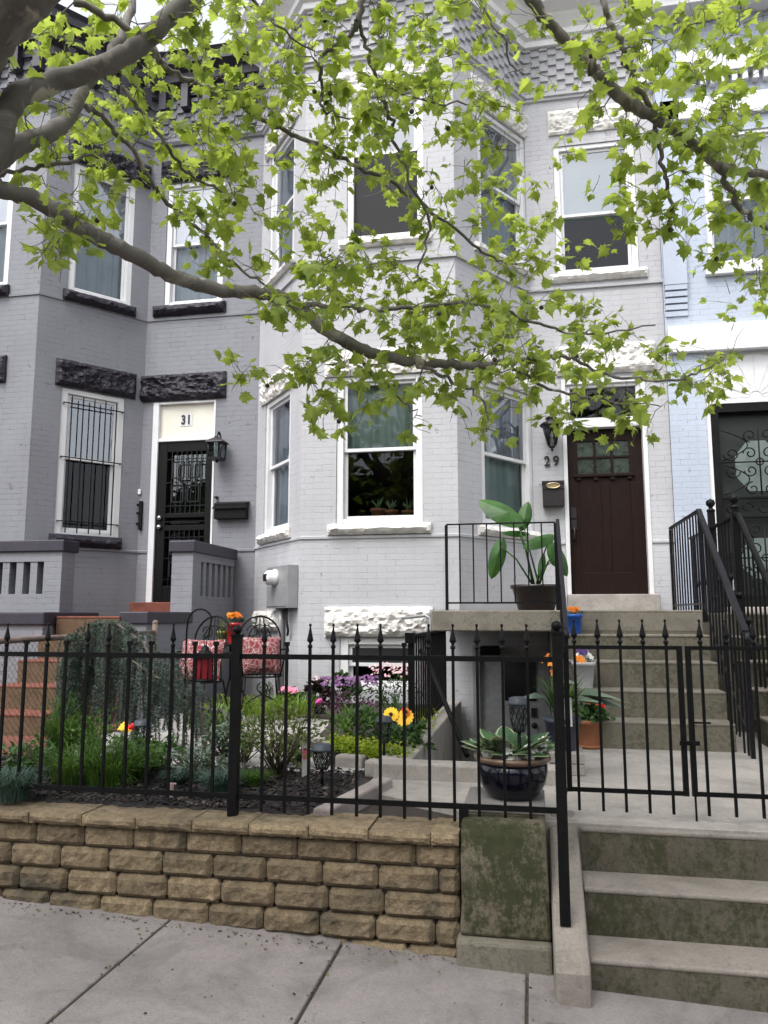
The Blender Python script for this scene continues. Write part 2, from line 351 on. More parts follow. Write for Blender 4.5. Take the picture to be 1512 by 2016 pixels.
# ---------------------------------------------------------------- facades
Y0,YF=9.3,8.15
P29=[(-3.44,Y0),(-2.5,YF),(-.75,YF),(.05,Y0),(1.63,Y0)]
P31=[(-9.2,Y0),(-8.5,8.2),(-5.932,8.2),(-5.06,Y0),(-3.44,Y0)]
ZT=7.9
F29=[Face(P29[i],P29[i+1],-2.4,ZT) for i in range(4)]
F31=[Face(P31[i],P31[i+1],-1.4,ZT) for i in range(4)]
F27=Face((1.63,9.27),(7.2,9.27),-1.6,ZT)
h29=thing('row_house',(-.9,9.3,-1),'pale grey painted brick row house with white trim, three-sided bay and brown front door','house')
h31=thing('row_house',(-6,9.3,-1),'darker grey painted brick row house with black stone lintels, numbered 31','house')
h27=thing('row_house',(4,9.3,-1),'light blue painted brick row house at the right edge','house')
def window(F,H,bl,tr,lower='glass',upper='blind',meet=.5,casing=.075,ur=None,hi='glasshi',rec=.05,box=None):
    if box: s0,s1,z0,z1=box
    else:
        s0,z0=F.px(*bl); s1,z1=F.px(*tr)
    F.h.append((s0,s1,z0,z1))
    fr=MB(); c=casing
    fr.fbox(F,s0+.002,s0+c,z0+.002,z1-.002,-.14,-rec+.035); fr.fbox(F,s1-c,s1-.002,z0+.002,z1-.002,-.14,-rec+.035)
    fr.fbox(F,s0+c,s1-c,z1-c*.8,z1-.003,-.14,-rec+.033); fr.fbox(F,s0+c,s1-c,z0+.003,z0+.055,-.14,-rec+.03)
    o=fr.build('window',M['white'],H,bevel=.004)
    a,b=s0+c,s1-c; y0,y1=z0+.055,z1-c*.8; zm=y0+(y1-y0)*meet; t=.038
    sa=MB()   # upper sash (outer), lower sash (inner)
    for (u0,u1,w0,w1,oo) in ((a,b,zm-.02,y1,-rec),(a,b,y0,zm+.02,-rec-.035)):
        sa.fbox(F,u0+.001,u0+t,w0,w1,oo-.03,oo); sa.fbox(F,u1-t,u1-.001,w0,w1,oo-.03,oo)
        sa.fbox(F,u0+t,u1-t,w0,w0+t,oo-.03,oo-.001); sa.fbox(F,u0+t,u1-t,w1-t,w1-.001,oo-.03,oo-.001)
    sa.build('sash',M['white'],o,bevel=.003)
    def pane(w0,w1,oo,mt='glass'):
        g=MB(); g.add([F.p(a+t,w0,oo),F.p(b-t,w0,oo),F.p(b-t,w1,oo),F.p(a+t,w1,oo)],[(0,1,2,3)]); g.build('pane',M[mt],o)
    pane(zm+.018,y1-t,-rec-.015,hi); pane(y0+t,zm-.018,-rec-.05)
    def drape(w0,w1,kind):
        g=MB(); oo=-rec-.12; nn=36; vs=[]
        if kind=='blind':
            k=int((w1-w0)/.028)
            for i in range(k):
                z=w0+(w1-w0)*i/k; g.fbox(F,a-.02,b+.02,z,z+.022,oo-.003,oo); 
            g.fbox(F,a-.03,b+.03,w0,w1,oo-.02,oo-.017)
            return g.build('blind',M['blind'],o)
        if kind=='screen':
            g.add([F.p(a,w0,-rec-.005),F.p(b,w0,-rec-.005),F.p(b,w1,-rec-.005),F.p(a,w1,-rec-.005)],[(0,1,2,3)]); return g.build('insect_screen',M['screen'],o)
        for i in range(nn+1):
            u=a-.02+(b-a+.04)*i/nn; w=math.sin(i*1.3+w0)*.02+math.sin(i*.55)*.018
            vs+=[F.p(u,w0,oo+w*1.2),F.p(u,w1,oo+w*.6)]
        g.add(vs,[(2*i,2*i+2,2*i+3,2*i+1) for i in range(nn)],smooth=True)
        g.build('curtain',M['blind'] if kind=='green' else M['curtain'],o)
    if upper and upper!='glass': drape(zm,y1,upper)
    if lower and lower!='glass': drape(y0,zm,lower)
    return o,(s0,s1,z0,z1)
def lintel(F,H,tl,br,mat,name='lintel',out=.05,amp=.028,seed=0,dz=None,box=None,cell=.026):
    if box: s0,s1,z0,z1=box
    else:
        s0,z1=F.px(*tl); s1,z0=F.px(*br)
        if dz: z0=z1-dz
    g=MB(); rock(g,F,s0,s1,z0,z1,.015,out,amp,cell,seed); return g.build(name,mat,H)
def onface(F,x,y): return F.px(x,y)
# --- house 29: bay left, front, right, wall
L,Fr,Rr,Wl=F29
sw,sk=M['stonew'],M['stonek']
def zof(F,x,y): return F.px(x,y)[1]
o,w=window(Fr,h29,(661,1032),(831,733),'glass','green',.5,hi='glass')
bx=w
for k in (0,1,2):        # plant pots on the inner sill
    pass
# heights shared round the bay, so the three windows line up
z1a,z1b=w[2],w[3]
s0,_=Rr.px(948,900); s1,_=Rr.px(1050,900); wr=window(Rr,h29,0,0,'green','curtain',.5,box=(s0,s1,z1a,z1b))[1]
s0,_=L.px(521,900); s1,_=L.px(571,900); wl_=window(L,h29,0,0,'curtain','curtain',.5,box=(s0,s1,z1a,z1b))[1]
def trim(F,w,mat,seed,lh=.30,ex=.14,sh=.10,H=h29,sex=.09):
    lintel(F,H,0,0,mat,box=(w[0]-ex,w[1]+ex,w[3]+.004,w[3]+lh),seed=seed)
    lintel(F,H,0,0,mat,'sill',out=.085,amp=.014,box=(w[0]-sex,w[1]+sex,w[2]-sh-.004,w[2]-.004),seed=seed+9)
for F,w_,sd_ in((Fr,w,1),(Rr,wr,2),(L,wl_,3)): trim(F,w_,sw,sd_,lh=.30,sh=.115)
# second floor of the bay
z2a=zof(Rr,1035,529); z2b=zof(Rr,1030,272)
s0,_=Fr.px(683,400); s1,_=Fr.px(834,400); w2=window(Fr,h29,0,0,'screen','glass',.62,box=(s0,s1,z2a,z2b))[1]
s0=wr[0]; w2r=window(Rr,h29,0,0,'curtain','green',.5,box=(wr[0]+.02,wr[1],z2a,z2b))[1]
w2l=window(L,h29,0,0,'curtain','curtain',.5,box=(wl_[0],wl_[1],z2a,z2b))[1]
for F,w_,sd_ in((Fr,w2,4),(Rr,w2r,5),(L,w2l,6)): trim(F,w_,sw,sd_,lh=.34,sh=.10)
# wall window above the door
o,w3=window(Wl,h29,(1096,541),(1247,272),'glass','blind',.46)
lintel(Wl,h29,(1078,222),(1258,262),sw,seed=7,dz=.33)
lintel(Wl,h29,0,0,sw,'sill',out=.085,amp=.012,box=(w3[0]-.09,w3[1]+.09,w3[2]-.12,w3[2]-.004),seed=17)
# basement window and its big rough lintel
o,wb=window(Fr,h29,(668,1358),(828,1256),'glass','screen',.5,casing=.09,hi='glass')
lintel(Fr,h29,(640,1195),(853,1254),sw,'basement_lintel',out=.075,amp=.03,seed=21,cell=.028)
lintel(L,h29,(505,1203),(556,1243),sw,'basement_lintel',out=.07,amp=.03,seed=22)
# door opening
ds0,dz0=Wl.px(1117,1171); ds1,_=Wl.px(1289,1171); dz1=zof(Wl,1272,738)
dl,_=Wl.px(1126,1171); dr,_=Wl.px(1279,1171); dtop=zof(Wl,1262,838); ttop=zof(Wl,1200,752)
Wl.h.append((ds0,ds1,dz0,dz1))
g=MB(); 
g.fbox(Wl,ds0+.002,dl-.002,dz0,dz1-.003,-.17,.012); g.fbox(Wl,dr+.002,ds1-.002,dz0,dz1-.003,-.17,.012)
g.fbox(Wl,dl,dr,dz1-.07,dz1-.004,-.17,.008); g.fbox(Wl,dl,dr,dtop+.004,dtop+.085,-.17,.004)
g.build('door_frame',M['white'],h29,bevel=.004)
g=MB(); g.fbox(Wl,dl,dr,dtop+.085,dtop+.13,-.12,-.03); g.fbox(Wl,dl,dr,dz1-.11,dz1-.07,-.12,-.03); g.fbox(Wl,dl,dl+.05,dtop+.13,dz1-.11,-.12,-.03); g.fbox(Wl,dr-.05,dr,dtop+.13,dz1-.11,-.12,-.03)
tr_=g.build('transom',M['white'],h29)
g=MB(); g.add([Wl.p(dl+.05,dtop+.13,-.08),Wl.p(dr-.05,dtop+.13,-.08),Wl.p(dr-.05,dz1-.11,-.08),Wl.p(dl+.05,dz1-.11,-.08)],[(0,1,2,3)]); g.build('pane',M['glass'],tr_)
lintel(Wl,h29,(1093,684),(1292,730),sw,seed=8,out=.06)
# door leaf (craftsman, six lights)
g=MB(); dw=dr-dl; D0=-.10
def dpt(F,s,z): return s,z
gz0=zof(Wl,1200,928); gz1=zof(Wl,1200,864); gs0=Wl.px(1138,900)[0]; gs1=Wl.px(1241,900)[0]
for (a,b_,c,d) in((dl,dr,dz0,gz0),(dl,dr,gz1,dtop),(dl,gs0,gz0,gz1),(gs1,dr,gz0,gz1)): g.fbox(Wl,a,b_,c+.0,d-.0,D0-.045,D0)
cs=(gs1-gs0)/3
for i in(1,2): g.fbox(Wl,gs0+i*cs-.014,gs0+i*cs+.014,gz0,gz1,D0-.04,D0+.002)
g.fbox(Wl,gs0,gs1,(gz0+gz1)/2-.014,(gz0+gz1)/2+.014,D0-.038,D0+.001)
g.fbox(Wl,gs0-.05,gs1+.05,gz0-.045,gz0-.012,D0,D0+.035)
for k in range(4): g.fbox(Wl,gs0-.02+k*(gs1-gs0-.01)/3.0,gs0+.03+k*(gs1-gs0-.01)/3.0,gz0-.085,gz0-.046,D0,D0+.025)
p0=dz0+.26; pt=gz0-.12; mid=(dl+dr)/2
# raised stiles around two recessed panels
g.fbox(Wl,dl,gs0,dz0,pt,D0,D0+.012); g.fbox(Wl,gs1,dr,dz0,pt,D0,D0+.012); g.fbox(Wl,mid-.045,mid+.045,p0,pt,D0,D0+.012); g.fbox(Wl,gs0,gs1,dz0,p0,D0,D0+.011)
door=g.build('door',M['door'],h29,bevel=.003)
g=MB()
for i in range(3):
    for j in range(2):
        g.fbox(Wl,gs0+i*cs+(.014 if i else 0),gs0+(i+1)*cs-(.014 if i<2 else 0),gz0+j*(gz1-gz0)/2+(.014 if j else 0),gz0+(j+1)*(gz1-gz0)/2-(0 if j else .014),D0-.03,D0-.02)
g.build('door_glass',simple('frosted_dark_glass',(.02,.03,.025),.15,var=.8,sc=18,bst=.8,spec=.6),door)
g=MB(); hx=dl+.055
g.fbox(Wl,hx-.032,hx+.032,zof(Wl,1128,1019),zof(Wl,1128,997),D0+.012,D0+.03); g.fbox(Wl,hx-.032,hx+.032,zof(Wl,1128,1041),zof(Wl,1128,1021),D0+.012,D0+.03)
g.tube([Wl.p(hx,zof(Wl,1128,1036),D0+.03),Wl.p(hx,zof(Wl,1128,1040),D0+.07),Wl.p(hx,zof(Wl,1128,1058),D0+.07),Wl.p(hx,zof(Wl,1128,1064),D0+.03)],.011,8)
g.build('handle',M['bronze'],door)
# raised house number 29
def textmesh(txt,size,ext,name,mat,parent,loc,F,spc=1.0,xs=1.0,off=0):
    c=bpy.data.curves.new(name,'FONT'); c.body=txt; c.size=size; c.extrude=ext; c.align_x='CENTER'; c.align_y='CENTER'; c.space_character=spc; c.offset=off
    t=bpy.data.objects.new('tmp',c); COL.objects.link(t); dg=bpy.context.evaluated_depsgraph_get(); dg.update()
    me=bpy.data.meshes.new_from_object(t.evaluated_get(dg)); bpy.data.objects.remove(t)
    Mx=Matrix(((F.d.x,0,F.n.x,loc.x),(F.d.y,0,F.n.y,loc.y),(0,1,0,loc.z),(0,0,0,1)))
    o0=ORG[root(parent).name]; Mx=Matrix.Translation(-o0)@Mx@Matrix.Diagonal((xs,1,1,1))
    me.transform(Mx); me.materials.clear(); me.materials.append(mat); me.name=name
    o=bpy.data.objects.new(name,me); COL.objects.link(o); o.parent=parent; return o
s_,z_=Wl.px(1086,909); textmesh('29',.17,.006,'house_number',M['bronze'],h29,Wl.p(s_,z_,.018),Wl,1.3,.95,off=.001)
# walls
for F,u0 in zip(F29,(0,1.485,3.235,4.64)): pass
g=MB(); u0=0
for F in F29: F.wall(g,u0=u0); u0+=F.L
g.build('wall',M['brick29'],h29)
bz=.86; b2z=4.0
def belt(H,P,z,mat):
    g=MB(); band(g,P,[(0.0,z-.03),(.016,z-.026),(.018,z),(0.0,z+.008)]); g.build('belt_course',mat,H)
belt(h29,P29[:4]+[(.05+ds0-.002,Y0)],bz,M['brick29']); belt(h29,[(.05+ds1+.002,Y0),(1.63,Y0)],bz,M['brick29'])
g=MB()
band(g,P29,[(0.0,b2z-.04),(.028,b2z-.035),(.03,b2z),(0.0,b2z+.012)])
cz=zof(Wl,1050,196); band(g,P29,[(0.0,cz-.06),(.03,cz-.05),(.03,cz-.02),(.055,cz-.01),(.055,cz+.04),(0.0,cz+.05)])
g.build('belt_course',M['brick29'],h29)
# chequered corbel bricks
g=MB(); zc0=cz+.06; zc1=zof(Wl,1050,96)
rows=9; rh=(zc1-zc0)/rows
for F in F29:
    k=int(F.L/.105)
    for j in range(rows):
        for i in range(k):
            if (i+j)%2==0:
                u=F.L*i/k; g.fbox(F,u+.004,u+F.L/k-.004,zc0+j*rh+.012,zc0+(j+1)*rh-.006,0,.026)
g.build('corbel_bricks',M['brick29'],h29)
g=MB(); c0=zc1-.02
prof=[(0,c0),(.06,c0),(.07,c0+.07),(.12,c0+.09),(.13,c0+.16),(.24,c0+.26),(.26,c0+.30),(.42,c0+.33),(.44,c0+.46),(.50,c0+.52),(.52,c0+.60),(0,c0+.66)]
band(g,P29[:4]+[(1.58,Y0)],prof); g.build('cornice',M['trimw'],h29)
g=MB()
for z0_,z1_,o_ in((c0-.72,c0-.55,.10),(c0-.55,c0-.1,.15),(c0-.1,c0+.25,.24)): g.fbox(Wl,1.40,1.575,z0_,z1_,.0,o_)
g.build('cornice_bracket',M['white'],h29,bevel=.02)
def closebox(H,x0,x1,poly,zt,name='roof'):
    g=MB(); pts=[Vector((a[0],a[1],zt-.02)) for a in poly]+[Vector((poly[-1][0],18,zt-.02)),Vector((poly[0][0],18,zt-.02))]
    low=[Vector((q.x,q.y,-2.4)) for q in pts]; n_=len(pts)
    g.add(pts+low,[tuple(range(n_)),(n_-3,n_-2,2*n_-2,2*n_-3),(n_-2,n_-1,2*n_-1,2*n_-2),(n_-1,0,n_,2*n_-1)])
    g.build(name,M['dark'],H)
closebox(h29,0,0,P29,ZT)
# inner floor + party walls keep the rooms dark; terracotta pots on the sill inside the bay window
for i,(px,rr,hh) in enumerate(((736,.085,.13),(763,.07,.11),(797,.07,.10))):
    s_,_=Fr.px(px,1010); q=Fr.p(s_,w[2]+.06,-.24)
    t=thing('terracotta_pot',q,('wide terracotta pot with cactus behind the bay window glass, left of two','smaller terracotta pot with upright spiky plant behind the bay window glass','small dim terracotta pot at the right end of the bay window sill')[i],'plant pot','pots on the inner sill of the bay window')
    g=MB(); g.lathe(q,[(rr*.7,0),(rr*.95,hh*.75),(rr*1.1,hh*.76),(rr*1.1,hh),(rr*.9,hh),(rr*.85,hh*.85)],14); g.build('pot',M['terra'],t)
    g=MB(); random.seed(i)
    for k in range(9):
        a=random.uniform(0,6.28); g.tube([q+Vector((0,0,hh*.8)),q+Vector((math.cos(a)*.03,math.sin(a)*.03,hh+.05)),q+Vector((math.cos(a)*.07,math.sin(a)*.04,hh+random.uniform(.06,.13)))],[.012,.010,.003],5)
    g.build('cactus',leafmat('cactus_%d'%i,(.08,.13,.06),(.14,.2,.1),0),t)
g=MB(); g.fbox(Fr,w[0]-.1,w[1]+.1,w[2]-.02,w[2]+.055,-.45,-.145); g.build('inner_sill',M['white'],h29)
# threshold slab is part of the stoop
# ---------------------------------------------------------------- house 31
FL,F_,FR,WW=F31
zb1=zof(FR,175,1055); 
s0,_=FR.px(113,930); s1,_=FR.px(240,930); z1_=zof(FR,180,772)
o31,wg=window(FR,h31,0,0,'glass','glass',.53,box=(s0,s1,zb1,z1_),casing=.085)
lintel(FR,h31,0,0,sk,box=(s0-.09,min(FR.L-.03,s1+.13),z1_+.01,z1_+.35),seed=31,out=.07,amp=.03); lintel(FR,h31,0,0,sk,'sill',out=.1,amp=.015,box=(s0-.06,s1+.03,zb1-.15,zb1-.004),seed=32)
s0u,_=FR.px(137,500); s1u,_=FR.px(262,500); zu0=zof(FR,200,588); zu1=zu0+1.75
_,wu=window(FR,h31,0,0,'curtain','curtain',.5,box=(s0+.0,s1+.02,zu0,zu1))
lintel(FR,h31,0,0,sk,box=(wu[0]-.09,FR.L-.04,zu1+.01,zu1+.33),seed=33,out=.07); lintel(FR,h31,0,0,sk,'sill',out=.1,amp=.02,box=(wu[0]-.06,wu[1]+.06,zu0-.15,zu0-.004),seed=34)
_,wu2=window(WW,h31,(322,603),(444,350),'curtain','curtain',.5)
lintel(WW,h31,0,0,sk,box=(wu2[0]-.1,wu2[1]+.12,wu2[3]+.01,wu2[3]+.33),seed=35,out=.07); lintel(WW,h31,0,0,sk,'sill',out=.1,amp=.02,box=(wu2[0]-.14,wu2[1]+.06,wu2[2]-.15,wu2[2]-.004),seed=36)
e0=F_.L-F_.px(22,500)[0] if False else None
sR=F_.px(20,480)[0]; _,wu3=window(F_,h31,0,0,'curtain','curtain',.5,box=(sR-1.0,sR,zu0,zu1)); lintel(F_,h31,0,0,sk,'sill',out=.1,amp=.02,box=(wu3[0]-.06,wu3[1]+.04,zu0-.15,zu0-.004),seed=37)
_,w1f=window(F_,h31,0,0,'curtain','blind',.5,box=(sR-1.0,sR-.06,zb1,z1_)); lintel(F_,h31,0,0,sk,box=(w1f[0]-.12,sR+.07,z1_+.01,z1_+.35),seed=38,out=.07); lintel(F_,h31,0,0,sk,'sill',out=.1,amp=.02,box=(w1f[0]-.06,w1f[1]+.06,zb1-.15,zb1-.004),seed=39)
lintel(WW,h31,(278,742),(445,783),sk,seed=40,out=.075,amp=.035)
# door 31
a0,_=WW.px(287,1180); a1=WW.px(423,900)[0]; zd0=zof(WW,330,1186); zd1=zof(WW,360,790); zp=zof(WW,360,868)
WW.h.append((a0,a1,zd0,zd1)); g=MB()
g.fbox(WW,a0+.002,a0+.085,zd0,zd1-.003,-.17,.01); g.fbox(WW,a1-.03,a1-.002,zd0,zd1-.003,-.17,.01); g.fbox(WW,a0+.085,a1-.03,zd1-.03,zd1-.004,-.17,.006); g.fbox(WW,a0+.085,a1-.03,zp,zp+.04,-.17,.002)
g.build('door_frame',M['white'],h31,bevel=.004)
g=MB(); g.fbox(WW,a0+.085,a1-.03,zp+.04,zd1-.03,-.1,-.05); tp=g.build('transom_panel',M['cream'],h31)
s_,z_=WW.px(356,826); s_=(a0+.085+a1-.03)/2-.02
g=MB(); g.fbox(WW,s_-.085,s_+.085,z_-.08,z_+.08,-.049,-.044); g.build('number_plate',M['white'],h31)
textmesh('31',.17,.003,'house_number',simple('black_numeral',(.015,.015,.015),.4),h31,WW.p(s_,z_,-.039),WW,1.15,.78,off=.006)
b0,b1=a0+.085,a1-.03; bw=b1-b0; g=MB()
g.fbox(WW,b0,b0+.13,zd0+.01,zp-.003,-.08,-.02); g.fbox(WW,b1-.10,b1,zd0+.01,zp-.003,-.08,-.02)
for z0_,h_ in((zd0+.01,.2),(zp-.14,.137),(zd0+.93,.07),(zd0+1.1,.06)): g.fbox(WW,b0+.13,b1-.10,z0_,z0_+h_,-.08,-.022)
sd31=g.build('security_door',M['iron'],h31,bevel=.004)
g=MB()
def vb(u,z0_,z1_): g.bar(WW.p(u,z0_,-.03),WW.p(u,z1_,-.03),.007)
def hb(u0,u1,z): g.bar(WW.p(u0,z,-.03),WW.p(u1,z,-.03),.007)
for (z0_,z1_) in((zd0+1.16,zp-.14),(zd0+.21,zd0+.93)):
    u0_,u1_=b0+.13,b1-.10; W_=u1_-u0_; H_=z1_-z0_
    for k in range(1,8): vb(u0_+W_*k/8,z0_,z1_)
    for zz in(.12,.5,.88): hb(u0_,u1_,z0_+H_*zz)
    for cx_ in(.3,.7):
        for cz_,hh in((.31,.13),(.70,.13)):
            x_=u0_+W_*cx_; q=z0_+H_*cz_; hw=W_*.14
            for (aa,bb) in(((x_-hw,q-H_*hh),(x_+hw,q-H_*hh)),((x_+hw,q-H_*hh),(x_+hw,q+H_*hh)),((x_+hw,q+H_*hh),(x_-hw,q+H_*hh)),((x_-hw,q+H_*hh),(x_-hw,q-H_*hh))):
                g.bar(WW.p(aa[0],aa[1],-.022),WW.p(bb[0],bb[1],-.022),.012)
hb(b0+.13,b1-.10,zd0+1.05); hb(b0+.2,b1-.17,zd0+1.03)
g.build('grille',M['rail'],sd31)
g=MB(); g.fbox(WW,b0+.13,b1-.10,zd0+.2,zp-.14,-.13,-.125); g.build('pane',M['glassd'],sd31)
g=MB(); g.fbox(WW,b0+.02,b1-.02,zd0+.02,zp-.01,-.20,-.16); g.build('inner_door',simple('inner_door_stain',(.03,.018,.01),.3,var=.6,sc=8,spec=.4),h31)
for zz in(1.0,1.12):
    g=MB(); q=WW.p(b0+.06,zd0+zz-.02,-.0); g.sphere(q,.034,9); g.bar(WW.p(b0+.06,zd0+zz-.02,-.03),q,.018,8); g.build('knob',M['steel'],sd31)
# barred guard on the right-facing bay window of 31
g=MB(); s0,s1,z0_,z1_=wg
for k in range(5): 
    u=s0+.12+(s1-s0-.24)*k/4; g.bar(FR.p(u,z0_+.02,.03),FR.p(u,z1_-.1,.03),.008)
for zz in(z0_+.16,z0_+(z1_-z0_)*.52,z1_-.2): g.bar(FR.p(s0+.02,zz,.03),FR.p(s1-.02,zz,.03),.009); g.bar(FR.p(s0+.03,zz,.03),FR.p(s0+.03,zz,-.05),.009); g.bar(FR.p(s1-.03,zz,.03),FR.p(s1-.03,zz,-.05),.009)
g.build('window_guard',M['iron'],h31)
g=MB(); u0=0
for F in F31: F.wall(g,u0=u0); u0+=F.L
g.build('wall',M['brick31'],h31)
belt(h31,P31,3.99,M['brick31']); belt(h31,P31[:4]+[(-5.06+a0-.002,Y0)],.84,M['brick31']); belt(h31,[(-5.06+a1+.002,Y0),(-3.44,Y0)],.84,M['brick31'])
g=MB()
band(g,P31,[(0.0,cz-.06),(.03,cz-.05),(.055,cz-.01),(.055,cz+.04),(0.0,cz+.05)]); g.build('belt_course',M['brick31'],h31)
g=MB()
for F in F31[1:]:
    k=int(F.L/.105)
    for j in range(rows):
        for i in range(k):
            if (i+j)%2==0:
                u=F.L*i/k; g.fbox(F,u+.004,u+F.L/k-.004,zc0+j*rh+.012,zc0+(j+1)*rh-.006,0,.026)
g.build('corbel_bricks',M['brick31'],h31)
g=MB(); c1=zc1-.05
band(g,P31[:4]+[(-3.46,Y0)],[(0,c1),(.05,c1),(.06,c1+.10),(.16,c1+.15),(.17,c1+.26),(.30,c1+.32),(.31,c1+.42),(.36,c1+.47),(0,c1+.52)])
for F in F31[1:]:
    k=int(F.L/.3)
    for i in range(k): g.fbox(F,F.L*(i+.5)/k-.05,F.L*(i+.5)/k+.05,c1-.22,c1+.13,0,.14)
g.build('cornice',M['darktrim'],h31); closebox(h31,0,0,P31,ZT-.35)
# ---------------------------------------------------------------- house 27
z0_=zof(F27,1400,524); z1_=zof(F27,1400,262)
s0=F27.px(1388,400)[0]; _,wq=window(F27,h27,0,0,'curtain','curtain',.5,box=(s0,s0+1.0,z0_,z1_),casing=.06)
g=MB(); g.fbox(F27,s0-.05,s0+1.06,z0_-.13,z0_-.003,-.02,.07); g.build('sill',M['white'],h27,bevel=.008)
ld0=F27.px(1395,900)[0]; dz0b=zof(F27,1400,1195); dtb=zof(F27,1450,792); fan=zof(F27,1450,700)
lb=zof(F27,1340,697); lt=zof(F27,1340,645)
g=MB(); g.fbox(F27,.02,5.2,lb,lt,-.02,.07); g.build('lintel_band',M['white'],h27,bevel=.01); g=MB(); zz0=zof(F27,1345,240); g.fbox(F27,.05,5.2,zz0,zof(F27,1345,200),-.02,.06); g.build('lintel_band',M['white'],h27,bevel=.01)
F27.h.append((ld0,ld0+1.12,dz0b,lb-.003))
g=MB(); g.fbox(F27,ld0+.003,ld0+.05,dz0b,lb-.004,-.16,-.02); g.fbox(F27,ld0+1.07,ld0+1.117,dz0b,lb-.004,-.16,-.02); g.fbox(F27,ld0+.05,ld0+1.07,dtb,dtb+.05,-.14,-.025); g.fbox(F27,ld0+.05,ld0+1.07,dtb+.05,lb-.004,-.1,-.05)
g.build('door_frame',M['white'],h27)
g=MB(); cxm=ld0+.56
fzb=dtb+.07; fR=.50
for k in range(9):
    a=math.pi*k/8; g.bar(F27.p(cxm+math.cos(a)*.07,fzb+math.sin(a)*.07,-.048),F27.p(cxm+math.cos(a)*fR,fzb+math.sin(a)*min(fR,lb-fzb-.03)*1.0,-.048),.006)
for rr in(.07,.5): g.tube([F27.p(cxm+math.cos(math.pi*k/20)*rr,fzb+math.sin(math.pi*k/20)*rr*(1 if rr<.1 else (lb-fzb-.03)/.5),-.048) for k in range(21)],.006,5)
g.build('fan_panel',simple('fan_moulding_paint',(.55,.55,.56),.5),h27)
b0,b1=ld0+.05,ld0+1.07; g=MB(); bt=dtb-.003
g.fbox(F27,b0,b0+.09,dz0b+.01,bt,-.09,-.03); g.fbox(F27,b1-.09,b1,dz0b+.01,bt,-.09,-.03)
for z_,h_ in((dz0b+.01,.12),(bt-.1,.1),(dz0b+1.0,.03),(dz0b+1.22,.03)): g.fbox(F27,b0+.09,b1-.09,z_,z_+h_,-.09,-.032)
sd=g.build('security_door',M['iron'],h27,bevel=.004)
g=MB(); um=(b0+b1)/2
def spiral(cx,cz,r,turn,a0_,fl=1):
    pts=[]
    for k in range(22):
        t=k/21; a=a0_+fl*turn*2*math.pi*t; rr=r*(1-.78*t); pts.append(F27.p(cx+math.cos(a)*rr,cz+math.sin(a)*rr,-.05))
    g.tube(pts,.008,5)
for (cz_,sc_) in((dz0b+1.65,1),(dz0b+.55,1)):
    g.bar(F27.p(um,cz_-.38,-.05),F27.p(um,cz_+.38,-.05),.009,6); g.bar(F27.p(b0+.09,cz_,-.05),F27.p(b1-.09,cz_,-.05),.009,6)
    g.tube([F27.p(um+math.cos(k*math.pi/8)*.04,cz_+math.sin(k*math.pi/8)*.04,-.05) for k in range(17)],.008,5)
    for sx in(-1,1):
        for sz in(-1,1):
            spiral(um+sx*.10,cz_+sz*.10,.075,1.2,math.pi/2*(0 if sx>0 else 2),sx*sz); spiral(um+sx*.09,cz_+sz*.31,.08,1.2,math.pi/2*(3 if sz>0 else 1),sx*sz)
            spiral(um+sx*.30,cz_+sz*.10,.09,1.3,math.pi*(.5+sz*.5),-sx*sz)
            g.tube([F27.p(um+sx*(.40-.28*math.sin(k/12*3.14)),cz_+sz*(.02+.36*k/12),-.05) for k in range(13)],.007,5)
for k in range(5):
    u=b0+.17+k*.17; spiral(u,dz0b+1.12,.07,1,0,1 if k%2 else -1)
g.build('scrollwork',M['iron'],sd)
g=MB(); g.fbox(F27,b0,b1,dz0b+.02,bt,-.19,-.15); ind=g.build('inner_door',simple('dark_green_door_paint',(.004,.007,.007),.5),h27)
g=MB(); g.add([F27.p(um+math.cos(k*math.pi/4+.39)*.26,dz0b+1.62+math.sin(k*math.pi/4+.39)*.32,-.148) for k in range(8)],[tuple(range(8))]); FG=simple('frosted_door_glass',(.16,.20,.19),.3,var=.1); g.build('oval_window',FG,ind); g=MB(); g.add([F27.p(um+math.cos(k*math.pi/4+.39)*.26,dz0b+.55+math.sin(k*math.pi/4+.39)*.25,-.148) for k in range(8)],[tuple(range(8))]); g.build('oval_window',FG,ind)
g=MB(); g.fbox(F27,b0+.13,b0+.19,dz0b+.18,dz0b+.32,-.02,.03); g.build('lock_box',M['whitepot'],sd,bevel=.006)
g=MB(); F27.wall(g); g.build('wall',M['brick27'],h27)
g=MB(); g.fbox(F27,.0,.27,-1.5,lb,.0,.02) if False else None
pz0=zof(F27,1345,625); pz1=zof(F27,1345,562)
g.fbox(F27,.01,.27,pz1,ZT,0.0,.06)
for k in range(5): g.fbox(F27,.015+.0*k,.265,pz1-.005-(k+1)*(pz1-pz0)/5+.02,pz1-.005-k*(pz1-pz0)/5,0.0,.055-k*.009)
g.build('pilaster',M['brick27'],h27)
g=MB(); dzz=zof(F27,1400,172)
g.fbox(F27,.28,5.2,dzz+.13,dzz+.3,0,.12)
for k in range(40): g.fbox(F27,.3+k*.12,.36+k*.12,dzz,dzz+.13,0,.09)
g.fbox(F27,.28,5.2,dzz+.3,dzz+.5,0,.05); g.fbox(F27,-.0,5.4,c0+.1,c0+.35,0,.3); g.fbox(F27,.0,5.4,c0+.35,c0+.6,0,.45)
g.build('cornice',M['white'],h27)
g=MB(); va=F27.px(1430,185); g.fbox(F27,va[0],va[0]+.35,va[1]-.05,va[1]+.05,0,.02)
for k in range(12): g.fbox(F27,va[0]+.015+k*.0275,va[0]+.03+k*.0275,va[1]-.04,va[1]+.04,.02,.03)
g.build('vent',M['gmetal'],h27); closebox(h27,0,0,[(1.63,9.27),(7.2,9.27)],ZT)
